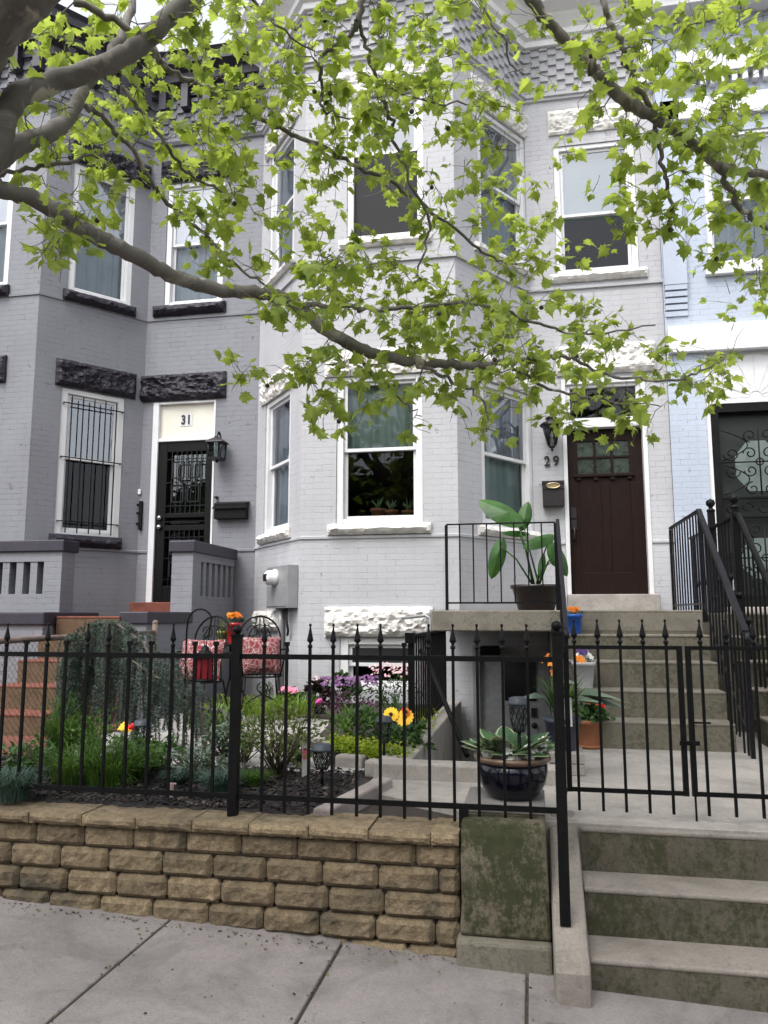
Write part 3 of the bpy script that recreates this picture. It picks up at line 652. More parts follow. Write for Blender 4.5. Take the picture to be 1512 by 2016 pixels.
# ---------------------------------------------------------------- ground
SX=-.042
def sz(x): return -1.445+SX*(x-.1)
def sheet(name,x0,x1,y0,y1,dz,mat,th=0,cells=1):
    g=MB(); 
    if th: 
        v=[Vector((x,y,sz(x)+dz-t)) for t in(th,0) for y in(y0,y1) for x in(x0,x1)]
        g.add(v,[(0,2,3,1),(4,5,7,6),(0,1,5,4),(2,6,7,3),(0,4,6,2),(1,3,7,5)])
    else: g.add([Vector((x0,y0,sz(x0)+dz)),Vector((x1,y0,sz(x1)+dz)),Vector((x1,y1,sz(x1)+dz)),Vector((x0,y1,sz(x0)+dz))],[(0,1,2,3)])
    return tag(g.build(name,mat,origin=(0,y0,sz(0))),kind='structure')
g=MB(); g.add([(-300,-300,-1.75+12.0),(300,-300,-1.75-12.0),(300,3.3,-1.75-12.0),(-300,3.3,-1.75+12.0)],[(0,1,2,3)])
tag(g.build('ground',concmat('tree_lawn_earth',(.09,.08,.055)),origin=(0,0,-1.7)),kind='structure')
sheet('road',-60,60,-12,-1.6,-.17,concmat('asphalt',(.055,.055,.057),rough=.9))
sheet('kerb',-60,60,-1.6,-1.42,-.03,M['pad'],.2)
# sidewalk in separate flags with open joints
g=MB()
xs=[-9.6]; 
jx=[-7.7,-6.2,-4.9,-3.55,-2.2,-.965,.05,1.25,2.6,4,5.5,7,9]
jj=[G(300,1835,-1.36),G(655,1885,-1.40),G(1038,1935,-1.44)]
xj=sorted([-9,-7.6,-6.2,-4.8,-3.45]+[jj[0].x,jj[1].x,jj[2].x]+[1.15,2.3,3.6,5,6.4,8])
for i in range(len(xj)-1):
    for (ya,yb) in((-.1,1.2),(1.2,2.43),(2.43,3.62)):
        a,b_=xj[i]+.006,xj[i+1]-.006; ya_=ya+.006; yb_=yb-.006; dz=random.Random(i*7+int(ya*3)).uniform(-.004,.004)
        v=[Vector((x,y,sz(x)+dz-t)) for t in(.12,0) for y in(ya_,yb_) for x in(a,b_)]
        g.add(v,[(0,2,3,1),(4,5,7,6),(0,1,5,4),(2,6,7,3),(0,4,6,2),(1,3,7,5)])
o=g.build('sidewalk',M['side'],origin=(0,2,sz(0)),bevel=.006); tag(o,kind='structure')
g=MB(); g.add([Vector((-9,-.1,sz(-9)-.014)),Vector((8,-.1,sz(8)-.014)),Vector((8,3.62,sz(8)-.014)),Vector((-9,3.62,sz(-9)-.014))],[(0,1,2,3)])
tag(g.build('sidewalk_joint_filler',simple('joint_dirt',(.05,.042,.035),.95,var=.4)),kind='structure')
def slab(name,poly,z0,z1,mat,bevel=.0,lab=None,cat=None,kind='structure',parent=None,group=None):
    g=MB(); n_=len(poly); vs=[Vector((a[0],a[1],z1)) for a in poly]+[Vector((a[0],a[1],z0)) for a in poly]
    ar=sum(poly[i][0]*poly[(i+1)%n_][1]-poly[(i+1)%n_][0]*poly[i][1] for i in range(n_))
    fs=[tuple(range(n_)),tuple(reversed(range(n_,2*n_)))]+[(i,n_+i,n_+(i+1)%n_,(i+1)%n_) for i in range(n_)]
    if ar<0: fs=[tuple(reversed(f)) for f in fs]
    g.add(vs,fs); o=g.build(name,mat,parent,bevel=bevel)
    return tag(o,lab,cat,group,kind)
# front yard earth: one level bed behind the retaining wall, with a well left open in front of the basement door
XW0,XW1,YW0=-.74,.14,4.78
slab('yard_soil',[(-9,3.66),(-.4,3.66),(-.4,YW0-.15),(-.95,YW0-.15),(-.95,9.25),(-9,9.25)],-1.7,GZ-.03,M['soil'])
slab('front_path',[(-.36,3.95),(-.36,3.84),(.0,3.84),(.0,3.835),(1.9,3.835),(1.9,7.0),(.16,7.0),(.16,YW0-.16),(-.95,YW0-.16),(-.95,4.3)],-1.6,GZ,M['pad'],.006)
slab('side_yard',[(1.9,3.78),(6.5,3.78),(6.5,9.2),(1.9,9.2)],-1.7,GZ-.01,M['pad'])
# paving stones of the curved garden path
rnd=random.Random(5)
pth=[(-3.35,5.0),(-2.9,4.83),(-1.05,4.72),(-.95,4.35),(-.955,4.62),(-1.45,5.1),(-1.62,5.6),(-1.7,6.4),(-1.8,7.1),(-3.35,7.4)]
g=MB()
def inpoly(x,y,P):
    c=False;j=len(P)-1
    for i in range(len(P)):
        if (P[i][1]>y)!=(P[j][1]>y) and x<(P[j][0]-P[i][0])*(y-P[i][1])/(P[j][1]-P[i][1])+P[i][0]: c=not c
        j=i
    return c
for i in range(14):
    for j in range(14):
        x=-3.4+i*.205+(j%2)*.1; y=4.5+j*.21
        P=[(-3.4,4.9),(-2.9,4.80),(-.96,4.72),(-.96,4.35),(-.9,4.62),(-1.42,5.15),(-1.6,5.7),(-1.75,7.3),(-3.4,7.4)]
        if inpoly(x+.1,y+.1,P):
            h=rnd.uniform(-.004,.004); g.box(x+.004,x+.2,y+.004,y+.205,GZ-.04,GZ+.004+h)
tag(g.build('paver_path',concmat('pale_pavers',(.34,.325,.31),.2,.62),bevel=.006),kind='structure')
# ---------------------------------------------------------------- retaining wall of split-face blocks
wt=thing('retaining_wall',(-2,3.5,-1.4),'tan split-face block retaining wall with flat cap stones under the iron fence','retaining wall')
WF=Face((-4.6,3.49),(-.335,3.49),-1.5,-.9)
g=MB(); rnd=random.Random(2); tones=[]
ch=.1035; top=-.988
def block(g,F,s0,s1,z0,z1,out,seed,amp=.010):
    nu=max(4,int((s1-s0)/.022)); nv=5; vs=[]
    for j in range(nv+1):
        for i in range(nu+1):
            a=i/nu; b_=j/nv; u=s0+(s1-s0)*a; z=z0+(z1-z0)*b_
            ed=min(min(a,1-a)*(s1-s0),min(b_,1-b_)*(z1-z0)); e=min(1,ed/.018); e=e**.5 if e>0 else 0
            q=Vector((u*19+seed,z*23,seed*1.7)); h=mn.noise(q)+.6*mn.noise(q*2.2)+.3*mn.noise(q*4.6)
            # softened corners
            cu=.012*(1-min(1,min(b_,1-b_)*5)); uu=u+(cu if a<.001 else -cu if a>.999 else 0)
            vs.append(F.p(uu,z,(out-.024)+.024*e+amp*h*(.3+.7*e)))
    fs=[]
    for j in range(nv):
        for i in range(nu):
            k=j*(nu+1)+i; fs.append((k,k+1,k+nu+2,k+nu+1))
    n0=len(vs); ring=[i for i in range(nu+1)]+[j*(nu+1)+nu for j in range(1,nv+1)]+[nv*(nu+1)+i for i in range(nu-1,-1,-1)]+[j*(nu+1) for j in range(nv-1,0,-1)]
    for k in ring:
        v=vs[k]; vs.append(v-F.n*((v-F.o).dot(F.n)+.1))
    m_=len(ring)
    for k in range(m_): fs.append((ring[(k+1)%m_],ring[k],n0+k,n0+(k+1)%m_))
    g.add(vs,fs); tones.extend([rnd.uniform(.74,1.2)]*len(vs))
for c in range(6):
    z1=top-c*ch; z0=z1-ch+.004; u=-.12-(c%2)*.13-rnd.uniform(0,.05); back=.02*c
    while u<WF.L-.01:
        w_=.262+rnd.uniform(-.012,.012); a=max(u,0); b_=min(u+w_-.004,WF.L-.003)
        if WF.L-b_<.09: b_=WF.L-.003
        if b_-a>.06 and z1>sz(WF.p(a,0).x)-.02: block(g,WF,a,b_,z0,z1,-.012+.008*c,rnd.uniform(0,99))
        u+=w_
        if b_>=WF.L-.004: break
ob=g.build('wall_blocks',M['block'],wt)
at=ob.data.attributes.new('tone','FLOAT','POINT'); at.data.foreach_set('value',tones)
g=MB(); tones=[]; u=0; k=0
while u<WF.L:
    w_=.275+rnd.uniform(-.008,.008); b_=min(u+w_,WF.L)
    if WF.L-b_<.1:b_=WF.L
    n0=len(g.v); zt=-.935+rnd.uniform(-.003,.003)
    # cap: rough front strip plus flat top
    rock(g,WF,u+.002,b_-.002,top+.004,zt,.0,.035,.006,.02,seed=k,freq=16,o_in=-.25)
    tones.extend([rnd.uniform(.9,1.3)]*(len(g.v)-n0)); u=b_; k+=1
ob=g.build('cap_stones',M['block'],wt); at=ob.data.attributes.new('tone','FLOAT','POINT'); at.data.foreach_set('value',tones)
g=MB(); g.box(-4.6,-.34,3.53,3.66,-1.7,-1.0); g.build('wall_core',M['soil'],wt)
# ---------------------------------------------------------------- mossy pier, cheek and lower steps
st=thing('entry_steps',(.9,3.5,-1.45),'concrete steps rising from the sidewalk to the front path, mossy risers','steps')
def prism(g,prof,x0,x1):      # profile in (y,z) extruded along x
    n_=len(prof); vs=[(x0,y,z) for y,z in prof]+[(x1,y,z) for y,z in prof]
    ar=sum(prof[i][0]*prof[(i+1)%n_][1]-prof[(i+1)%n_][0]*prof[i][1] for i in range(n_))
    fs=[tuple(range(n_)),tuple(reversed(range(n_,2*n_)))]+[(i,n_+i,n_+(i+1)%n_,(i+1)%n_) for i in range(n_)]
    if ar>0: fs=[tuple(reversed(f)) for f in fs]
    return g.add(vs,fs)
def steps(parent,x0,x1,nos,zbase,yback,jit=0,matT=None,matR=None,seed=0,nose=.005):
    # nos: list of (y,z) nosings from the top down; tread slabs over riser blocks
    for i,(y,z) in enumerate(nos):
        yb=nos[i-1][0]+.03 if i else yback
        zn=nos[i+1][1] if i+1<len(nos) else zbase
        g=MB(); g.box(x0,x1,y-.0,yb,z-.022,z); g.build('tread',matT,parent,bevel=.008)
        g=MB(); g.box(x0+.002,x1-.002,y+nose,yb-.0,zn-.04,z-.021); g.build('riser',matR,parent)
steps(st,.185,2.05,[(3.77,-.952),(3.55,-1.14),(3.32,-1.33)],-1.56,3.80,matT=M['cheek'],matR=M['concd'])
pr=thing('stair_pier',(-.15,3.5,-1.45),'mossy green concrete block beside the sidewalk steps with a planter on top','concrete block')
g=MB(); 
def loft(g,secs):   # sections: list of (x0,x1,y0,y1,z)
    vs=[]
    for (x0,x1,y0,y1,z) in secs: vs+=[(x0,y0,z),(x1,y0,z),(x1,y1,z),(x0,y1,z)]
    n_=len(secs); fs=[(3,2,1,0),tuple(4*(n_-1)+k for k in range(4))]
    for i in range(n_-1):
        for k in range(4): fs.append((4*i+k,4*i+(k+1)%4,4*i+4+(k+1)%4,4*i+4+k))
    return g.add(vs,fs)
loft(g,[(-.335,.045,3.445,4.0,-1.33),(-.325,.040,3.45,4.0,-1.2),(-.33,.035,3.47,4.0,-1.05),(-.33,.034,3.50,4.0,-.94),(-.329,.033,3.53,4.0,-.885)]); g.build('pier_block',M['moss'],pr,bevel=.014)
g=MB(); g.box(-.345,.045,3.40,3.9,-1.6,-1.332); g.build('footing',concmat('grey_footing',(.15,.135,.11),.5,.52),pr,bevel=.015)
g=MB(); g.box(-.33,.035,3.66,4.02,-.8845,-.845); g.build('coping_slab',concmat('grey_slab',(.2,.185,.18)),pr,bevel=.006)
g=MB(); prism(g,[(3.17,-1.6),(3.17,-1.33),(3.19,-1.295),(3.30,-1.255),(3.75,-1.0),(3.86,-.955),(4.05,-.94),(4.05,-1.6)],.048,.182); g.build('cheek_wall',M['cheek'],st,bevel=.02)
# ---------------------------------------------------------------- stoop of 29
sp=thing('front_stoop',(.4,7.5,-.95),'concrete stoop of five steps and a landing slab in front of the brown door','stoop')
SXL,SXR=.155,1.385
ZL=.045
nos=[(6.83,ZL),(6.61,-.152),(6.39,-.354),(6.17,-.555),(5.95,-.755)]
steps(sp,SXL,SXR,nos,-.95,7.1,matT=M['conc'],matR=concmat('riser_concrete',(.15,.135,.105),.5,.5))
g=MB(); g.box(-.875,SXR,6.832,8.12,ZL-.18,ZL+.002); g.box(-.72,SXR,8.121,9.28,ZL-.18,ZL+.001); g.build('landing_slab',M['conc'],sp,bevel=.012)
g=MB(); t0=Wl.px(1116,1180)[0]+.05; t1=Wl.px(1293,1180)[0]+.05; g.box(t0,t1,9.02,9.30,ZL+.003,dz0-.002); g.build('door_step',M['pad'],sp,bevel=.01)
g=MB(); g.box(.16,SXR-.005,7.05,9.2,-1.6,ZL-.181); g.build('base',M['brick29'],sp) if False else g.build('base',M['pad'],sp)
# basement entrance: well, side walls, door
ar=thing('basement_areaway',(-.3,6,-2),'sunken concrete areaway with low curb leading down to the basement door','areaway')
g=MB(); g.box(-.95,XW0,YW0,8.1,-2.2,-.86); g.box(-.95,.16,YW0-.155,YW0,-2.2,-.86); g.build('curb_wall',M['pad'],ar,bevel=.012)
g=MB(); g.box(XW0,.155,YW0,8.14,-2.22,-2.1)
for k in range(5): g.box(XW0+.001,.154,YW0+.001,YW0+.9-k*.2,-2.1+k*.2,-1.9+k*.2)
g.build('well_floor',M['concd'],ar)
g=MB(); g.box(.1405,.1535,YW0,6.9,-2.2,GZ-.03); g.build('well_side',M['pad'],ar)
BD=Face((-.75,8.14),(.15,8.14),-2.2,-.14)
g=MB(); BD.h.append((.13,.87,-2.15,-.3)); BD.wall(g); g.build('brick_wall',M['brick29'],ar)
g=MB(); g.fbox(BD,.13,.20,-2.15,-.3,-.1,.01); g.fbox(BD,.80,.87,-2.15,-.3,-.1,.01); g.fbox(BD,.20,.80,-.36,-.3,-.1,.008); g.build('basement_door_frame',M['gmetal'],ar)
g=MB(); g.fbox(BD,.20,.80,-2.15,-.362,-.1,-.05); bd=g.build('basement_door',simple('basement_door_paint',(.30,.305,.31),.5),ar)
g=MB(); g.fbox(BD,.45,.77,-.86,-.42,-.05,-.035); g.build('door_window',simple('black_door_glass',(.012,.013,.014),.08,spec=1),bd)
g=MB(); g.sphere(BD.p(.74,-1.1,-.01),.03); g.build('knob',M['bronze'],bd); g=MB(); g.fbox(BD,.71,.77,-1.02,-.93,-.05,-.02); g.build('lock',M['bronze'],bd)
g=MB(); q0=PY(945,1272,8.05); q1=PY(992,1290,8.05); g.box(q0.x,q1.x,8.0,8.13,q1.z,q0.z); tag(g.build('mail_box',M['iron'],bevel=.01),'black letter box on the wall beside the basement door','mailbox')
# little grey pipe rail sticking out of the slab in front of the stone lintel
a=PY(792,1217,7.9); b_=PY(846,1213,7.6); g=MB(); g.tube([a,PY(838,1212,7.6),PY(846,1216,7.6),PY(848,1240,7.6),PY(850,1300,7.6)],.016,8)
tag(g.build('drain_pipe',M['gmetal']),'thin grey pipe bent in front of the big basement lintel','pipe')
# ---------------------------------------------------------------- iron railings
def finial(g,c,top,r=.0065):
    c=Vector(c); g.lathe(c,[(r*1.8,0),(r*1.8,.012),(r*1.0,.016),(r*1.0,.024),(r*2.5,.034),(r*2.2,.045),(r*1.2,.075),(r*.6,.095),(r*.5,.1),(r*1.05,.104),(r*.9,.112),(.0005,.116)],8,sy=.9)
def picket(parent,x,y,z0,z1,kind,mat,r=.0075,zr=None):
    g=MB(); g.tube([(x,y,z0),(x,y,z1)],r*1.25,4,smooth=False)
    if kind=='s': finial(g,(x,y,z1-.002),0)
    elif kind=='b': g.box(x-r*1.45,x+r*1.45,y-r*1.45,y+r*1.45,z1-.018,z1)
    return g.build('picket',mat,parent)
FY=3.6
ft=thing('iron_fence',(-1.5,FY,-.94),'black iron picket fence with spear tips standing on the tan block wall','fence')
ZR,ZB=-.195,-.845
def X_(px,Y=FY,y=1300): return PY(px,y,Y).x
pts=[(-85,'s'),(-42,'s'),(5,'s'),(44,'b'),(86,'s'),(124,'b'),(166,'s'),(208,'s'),(250,'b'),(293,'b'),(336,'s'),(380,'b'),(422,'b'),
 (518,'s'),(563,'b'),(609,'s'),(655,'s'),(703,'s'),(749,'s'),(796,'b'),(845,'s'),(893,'s'),(941,'s'),(991,'s'),(1040,'s')]
for px,k in pts:
    x=X_(px,FY,1400); right=px>470
    picket(ft,x,FY,ZB-(.065 if right else .02),-.15 if k=='s' else -.125,k,M['iron'])
def post(parent,x,y,z0,z1,w=.019,ball=True,name='post',mat=None):
    g=MB(); g.box(x-w,x+w,y-w,y+w,z0,z1); g.box(x-w*1.25,x+w*1.25,y-w*1.25,y+w*1.25,z1,z1+.01)
    if ball: g.lathe((x,y,z1+.008),[(w*.6,0),(w*.5,.008),(w*1.0,.016),(w*1.15,.026),(w*.9,.038),(w*.3,.046),(.0005,.047)],12)
    return g.build(name,mat or M['iron'],parent)
xl,xp,xr=X_(-130),X_(466),X_(1096)
for zz in(ZR,ZB): 
    g=MB(); g.box(xl,xr,FY-.006,FY+.006,zz-.012,zz+.012); g.build('rail',M['iron'],ft)
post(ft,xp,FY,-.95,-.10,.021); post(ft,xr+.0,FY+.03,-.95,-.10,.019)
g=MB(); xf=X_(913,FY,1600); g.box(xf-.02,xf+.02,FY-.02,FY+.02,-.945,ZB-.012); g.box(xf-.03,xf+.03,FY-.03,FY+.03,-.945,-.935); g.build('foot',M['iron'],ft)
# gates
GY=3.93
gp=thing('gate_post',(.105,3.32,-1.2),'thick black square gate post with ball cap rising from the sloping cheek wall','post')
q=PY(1101,1300,3.40); post(gp,.098,3.36,-1.225,-.075,.021,name='shaft')
g=MB(); g.bar((.098,3.38,-.22),(.14,GY,-.17),.008); g.bar((.098,3.38,-.80),(.14,GY,-.82),.008); g.build('hinge_arm',M['iron'],gp)
def gate(pxa,pxb,pks,label,xb=None):
    xa=X_(pxa,GY,1400); xb=xb or X_(pxb,GY,1400)
    t=thing('iron_gate',((xa+xb)/2,GY,-.92),label,'gate','iron gate leaves at the top of the sidewalk steps')
    for zz,w_ in((-.152,.009),(-.82,.010)):
        g=MB(); g.box(xa,xb,GY-.006,GY+.006,zz-w_,zz+w_); g.build('rail',M['iron'],t)
    for x in(xa,xb):
        g=MB(); g.box(x-.012,x+.012,GY-.012,GY+.012,-.83,-.143); g.build('stile',M['iron'],t)
    for x in pks: picket(t,x,GY,-.915,-.13,'s',M['iron'],.0072)
    return t
g1=gate(1117,1343,[X_(p,GY,1500) for p in(1138,1185,1230,1276,1322)],'left leaf of the black iron gate, standing behind the thick gate post')
xs2=X_(1360,GY,1400); g2=gate(1360,1360,[xs2+.058+.118*k for k in range(7)],'right leaf of the black iron gate, with drop rod and latch',xb=xs2+.86)
g=MB(); g.tube([(xs2+.005,GY+.02,-.5),(xs2+.005,GY+.02,-.945)],.005,6); g.tube([(xs2+.005,GY+.02,-.5),(xs2+.09,GY+.02,-.5)],.005,6); g.build('drop_rod',M['iron'],g2)
g=MB(); g.box(xs2-.06,xs2+.03,GY-.02,GY-.013,-.60,-.58); g.build('latch',M['iron'],g2)
rp=thing('gate_post',(xs2+.9,GY,-.95),'black square gate post at the right side of the sidewalk steps','post'); post(rp,xs2+.9,GY,-.95,-.075,.02,name='shaft')
# landing railing of 29 and its sloping handrail
lr=thing('landing_railing',(-.3,6.9,.045),'black iron railing on the landing beside the plant tub, with handrail down the steps','railing')
RY=6.90; xa,xb=-.745,.215; zt=.82
g=MB(); g.box(xa,xb,RY-.014,RY+.014,zt-.012,zt); g.build('top_rail',M['rail'],lr)
g=MB(); g.box(xa,xb,RY-.006,RY+.006,ZL+.06,ZL+.075); g.build('bottom_rail',M['rail'],lr)
for x in(xa,xb):
    g=MB(); g.box(x-.013,x+.013,RY-.013,RY+.013,ZL,zt-.012); g.build('post',M['rail'],lr)
for k in range(1,8):
    x=xa+(xb-xa)*k/8; g=MB(); g.box(x-.006,x+.006,RY-.0055,RY+.0055,ZL+.07,zt-.012); g.build('baluster',M['rail'],lr)
a=Vector((xb+.02,RY,zt+.01)); b_=Vector((xb+.02,5.78,-.10)); 
g=MB(); g.tube([a,b_],.022,4,smooth=False,ph=math.pi/4); g.tube([b_,b_+Vector((0,-.05,-.02)),b_+Vector((0,-.06,-.06))],.02,6); g.build('handrail',M['rail'],lr)
for k in range(0,10):
    t_=k/9.0; p_=a.lerp(b_,t_); zb=max([z for (y,z) in nos if y<=p_.y+.001]+[-.95]) if k else ZL
    zb=next((z for (y,z) in nos if p_.y>=y),-.95)
    if k in(0,9): g=MB(); g.box(p_.x-.012,p_.x+.012,p_.y-.012,p_.y+.012,zb,p_.z-.015); g.build('post',M['rail'],lr)
    else: g=MB(); g.box(p_.x-.006,p_.x+.006,p_.y-.006,p_.y+.006,zb+.0,p_.z-.015); g.build('baluster',M['rail'],lr)
# right railing of 29
rr=thing('stair_railing',(1.42,7,.045),'black iron railing down the right side of the concrete stoop','railing')
RX=1.43; pk=Vector((RX,7.0,.90)); back=Vector((RX,8.42,.90)); low=Vector((RX,5.72,-.115))
g=MB(); g.tube([back,pk],.018,4,smooth=False,ph=math.pi/4); g.build('top_rail',M['rail'],rr)
g=MB(); g.tube([pk,low],.028,4,smooth=False,ph=math.pi/4); g.tube([low,low+Vector((0,-.03,-.02)),low+Vector((0,-.035,-.09))],.02,6); g.build('handrail',M['rail'],rr)
for k in range(12):
    y=8.42-k*.129; g=MB(); w_=.012 if k in(0,11) else .0065
    g.box(RX-w_,RX+w_,y-w_,y+w_,ZL-.1,.885); g.build('baluster',M['rail'],rr)
for k in range(1,13):
    t_=k/12; p_=pk.lerp(low,t_); w_=.014 if k==12 else .0065; zb=-.95 if p_.y<5.95 else next((z for (y,z) in nos if p_.y>=y),-.95)-.1
    g=MB(); g.box(RX-w_,RX+w_,p_.y-w_,p_.y+w_,zb,p_.z-.02); g.build('post' if k==12 else 'baluster',M['rail'],rr)
g=MB(); g.box(RX-.006,RX+.006,7.0,8.42,ZL+.05,ZL+.065); g.tube([(RX,7.0,ZL+.06),(RX,5.75,-.86)],.008,4); g.build('bottom_rail',M['rail'],rr)
# areaway railing and handrail
aw=thing('areaway_railing',(-.84,6,-.86),'black iron railing with round top bar along the areaway curb by the flower bed','railing')
AX=-.845; y0_,y1_=5.45,7.55; zt_=-.13
g=MB(); g.box(AX-.022,AX+.022,y0_,y1_,zt_-.02,zt_); g.box(AX-.03,AX+.03,y0_-.09,y0_,zt_-.06,zt_+.012); g.build('top_rail',M['iron'],aw)
g=MB(); g.box(AX-.02,AX+.02,y0_-.02,y0_+.02,-.86,zt_-.02); g.build('post',M['iron'],aw); g=MB(); g.box(AX-.016,AX+.016,y1_-.016,y1_+.016,-.86,zt_-.02); g.build('post',M['iron'],aw)
for k in range(1,17):
    y=y0_+(y1_-y0_)*k/17; g=MB(); g.box(AX-.007,AX+.007,y-.007,y+.007,-.84,zt_-.02); g.build('baluster',M['iron'],aw)
g=MB(); g.box(AX-.006,AX+.006,y0_,y1_,-.80,-.785); g.build('bottom_rail',M['iron'],aw)
hr=thing('areaway_handrail',(-.65,5.5,-1),'black sloping handrail going down into the areaway','handrail')
g=MB(); a=PY(836,1288,6.0); b_=PY(920,1488,5.2); g.tube([a+Vector((-.05,.1,.02)),a,b_],.020,6); g.build('bar',M['iron'],hr)
# ---------------------------------------------------------------- stoop of 31
s31=thing('brick_stoop',(-4.2,7.8,-.95),'brick stoop of number 31 with grey slotted parapets, black caps and red steps','stoop')
def caps(x0,x1,y0,y1,z): 
    g=MB(); g.box(x0-.03,x1+.03,y0-.03,y1+.03,z-.13,z); g.build('parapet_cap',M['darktrim'],s31,bevel=.012)
def brickbox(g,x0,x1,y0,y1,z0,z1):
    for (a,b_) in(((x0,y0),(x1,y0)),((x1,y0),(x1,y1)),((x1,y1),(x0,y1)),((x0,y1),(x0,y0))):
        F=Face(a,b_,z0,z1); F.wall(g,u0=a[0]+a[1])
    g.add([(x0,y0,z1),(x1,y0,z1),(x1,y1,z1),(x0,y1,z1)],[(0,1,2,3)],[[(x0,y0),(x1,y0),(x1,y1),(x0,y1)]])
def parapetY(x0,x1,y0,y1,zb,zt,nslot):     # runs in depth, slots through x
    g=MB(); ze0=zb+.2; ze1=zt-.22; pil=.22
    brickbox(g,x0,x1,y0,y1,zb-.001,ze0); brickbox(g,x0,x1,y0,y1,ze1,zt-.13); brickbox(g,x0,x1,y0,y0+pil,ze0+.001,ze1-.001); L_=y1-y0-pil; w_=L_/(nslot*2+.0)
    for k in range(nslot): brickbox(g,x0+.01,x1-.01,y0+pil+w_*(2*k+1),y0+pil+w_*(2*k+2),ze0+.001,ze1-.001)
    g.build('parapet',M['brick31'],s31); caps(x0,x1,y0,y1,zt)
def parapetX(x0,x1,y0,y1,zb,zt,nslot):
    g=MB(); ze0=zb+.22; ze1=zt-.24; pil=.22
    brickbox(g,x0,x1,y0,y1,zb-.001,ze0); brickbox(g,x0,x1,y0,y1,ze1,zt-.13); brickbox(g,x1-pil,x1,y0,y1,ze0+.001,ze1-.001); L_=x1-x0-pil; w_=L_/(nslot*2)
    for k in range(nslot): brickbox(g,x1-pil-w_*(2*k+2),x1-pil-w_*(2*k+1),y0+.01,y1-.01,ze0+.001,ze1-.001)
    g.build('parapet',M['brick31'],s31); caps(x0,x1,y0,y1,zt)
parapetY(-3.93,-3.68,8.0,9.22,.02,.83,6)
parapetX(-6.9,-5.12,7.75,8.0,.02,.84,9)
g=MB(); brickbox(g,-3.93,-3.68,7.0,9.2,-1.2,.019); g.build('cheek_wall',M['brick31'],s31)
g=MB(); brickbox(g,-6.9,-5.12,7.75,8.0,-1.2,.019); g.build('cheek_wall',M['brick31'],s31)
g=MB(); g.box(-3.96,-3.65,6.97,7.99,-.08,.04); g.build('parapet_cap',M['darktrim'],s31,bevel=.012)
g=MB(); brickbox(g,-5.5,-4.66,6.8,7.74,-1.2,-.09); g.build('cheek_wall',M['brick31'],s31)
g=MB(); g.box(-5.55,-4.63,6.77,7.74,-.09,.035); g.build('parapet_cap',M['darktrim'],s31,bevel=.012)
g=MB(); g.box(-5.10,-3.94,8.0,9.2,-1.2,-.005); g.build('landing',M['redbrick'],s31)
g=MB(); g.box(-4.95,-3.96,8.95,9.28,-.004,zd0-.003); g.build('door_step',M['redbrick'],s31,bevel=.01)
g=MB(); g.box(-4.62,-3.94,6.96,7.999,-1.2,-.006); g.build('upper_flight',M['redbrick'],s31,bevel=.01)
brn=concmat('tan_brown_riser_paint',(.12,.075,.045),.5,.5)
steps(s31,-4.62,-3.94,[(6.95,-.005),(6.68,-.2),(6.40,-.4),(6.11,-.6),(5.81,-.8)],-.97,7.2,matT=M['redbrick'],matR=brn)
slab('brick_walk',[(-6.5,3.7),(-3.55,3.7),(-3.55,6.6),(-6.5,6.6)],-1.1,GZ-.022,M['redbrick'])
# ---------------------------------------------------------------- stoop of 27
s27=thing('neighbour_stoop',(2.6,8,-.95),'concrete stoop of the blue house with iron railing and ball-topped posts','stoop')
g=MB(); g.box(1.64,3.0,7.2,9.25,-1.2,ZL-.02); g.build('landing',M['conc'],s27,bevel=.01)
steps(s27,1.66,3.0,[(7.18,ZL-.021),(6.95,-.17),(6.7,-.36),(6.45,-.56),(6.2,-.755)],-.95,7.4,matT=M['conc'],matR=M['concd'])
g=MB(); g.box(ld0+1.63,ld0+2.75,8.95,9.26,ZL-.019,dz0b-.003); g.build('door_step',M['pad'],s27,bevel=.01)
r27=thing('stair_railing',(1.75,7,.02),'black iron railing with ball-topped posts at the edge of the blue house stoop','railing')
BX=1.76
for y,zt__ in((8.05,1.02),(7.15,.93)): 
    g=MB(); g.box(BX-.03,BX+.03,y-.03,y+.03,ZL-.02,zt__); g.lathe((BX,y,zt__),[(.04,0),(.04,.02),(.02,.03),(.02,.045),(.04,.065),(.045,.09),(.035,.115),(.0005,.13)],12)
    g.lathe((BX,y,ZL+.1),[(.03,0),(.05,.02),(.05,.04),(.03,.06)],10); g.build('post',M['iron'],r27)
g=MB(); g.tube([(BX,9.1,.86),(BX,7.15,.86)],.02,8); g.tube([(BX,7.15,.88),(BX,7.05,.86),(BX,5.9,-.1),(BX,5.85,-.2)],.026,8); g.build('handrail',M['iron'],r27)
for k in range(26):
    y=9.0-k*.122; zt__=.85 if y>7.1 else .86+(y-7.05)*.835; zb=ZL-.02 if y>7.18 else next((z for (yy,z) in [(6.95,-.17),(6.7,-.36),(6.45,-.56),(6.2,-.755)] if y>=yy),-.95)
    g=MB(); g.box(BX-.007,BX+.007,y-.007,y+.007,zb,zt__)
    if k%2: g.lathe((BX,y,zb+.28),[(.007,0),(.02,.02),(.024,.035),(.02,.05),(.007,.07)],8)
    g.build('baluster',M['iron'],r27)
# yard fence of the neighbour continuing behind the right gate
nf=thing('iron_fence',(1.9,5,-.95),'low black iron fence between the two front paths at the right edge','fence')
for zz in(-.2,-.82): g=MB(); g.box(1.655,1.67,4.0,5.9,zz-.01,zz+.01); g.build('rail',M['iron'],nf)
for k in range(15): g=MB(); y=4.05+k*.13; g.box(1.655,1.669,y-.007,y+.007,-.9,-.12); g.build('picket',M['iron'],nf)
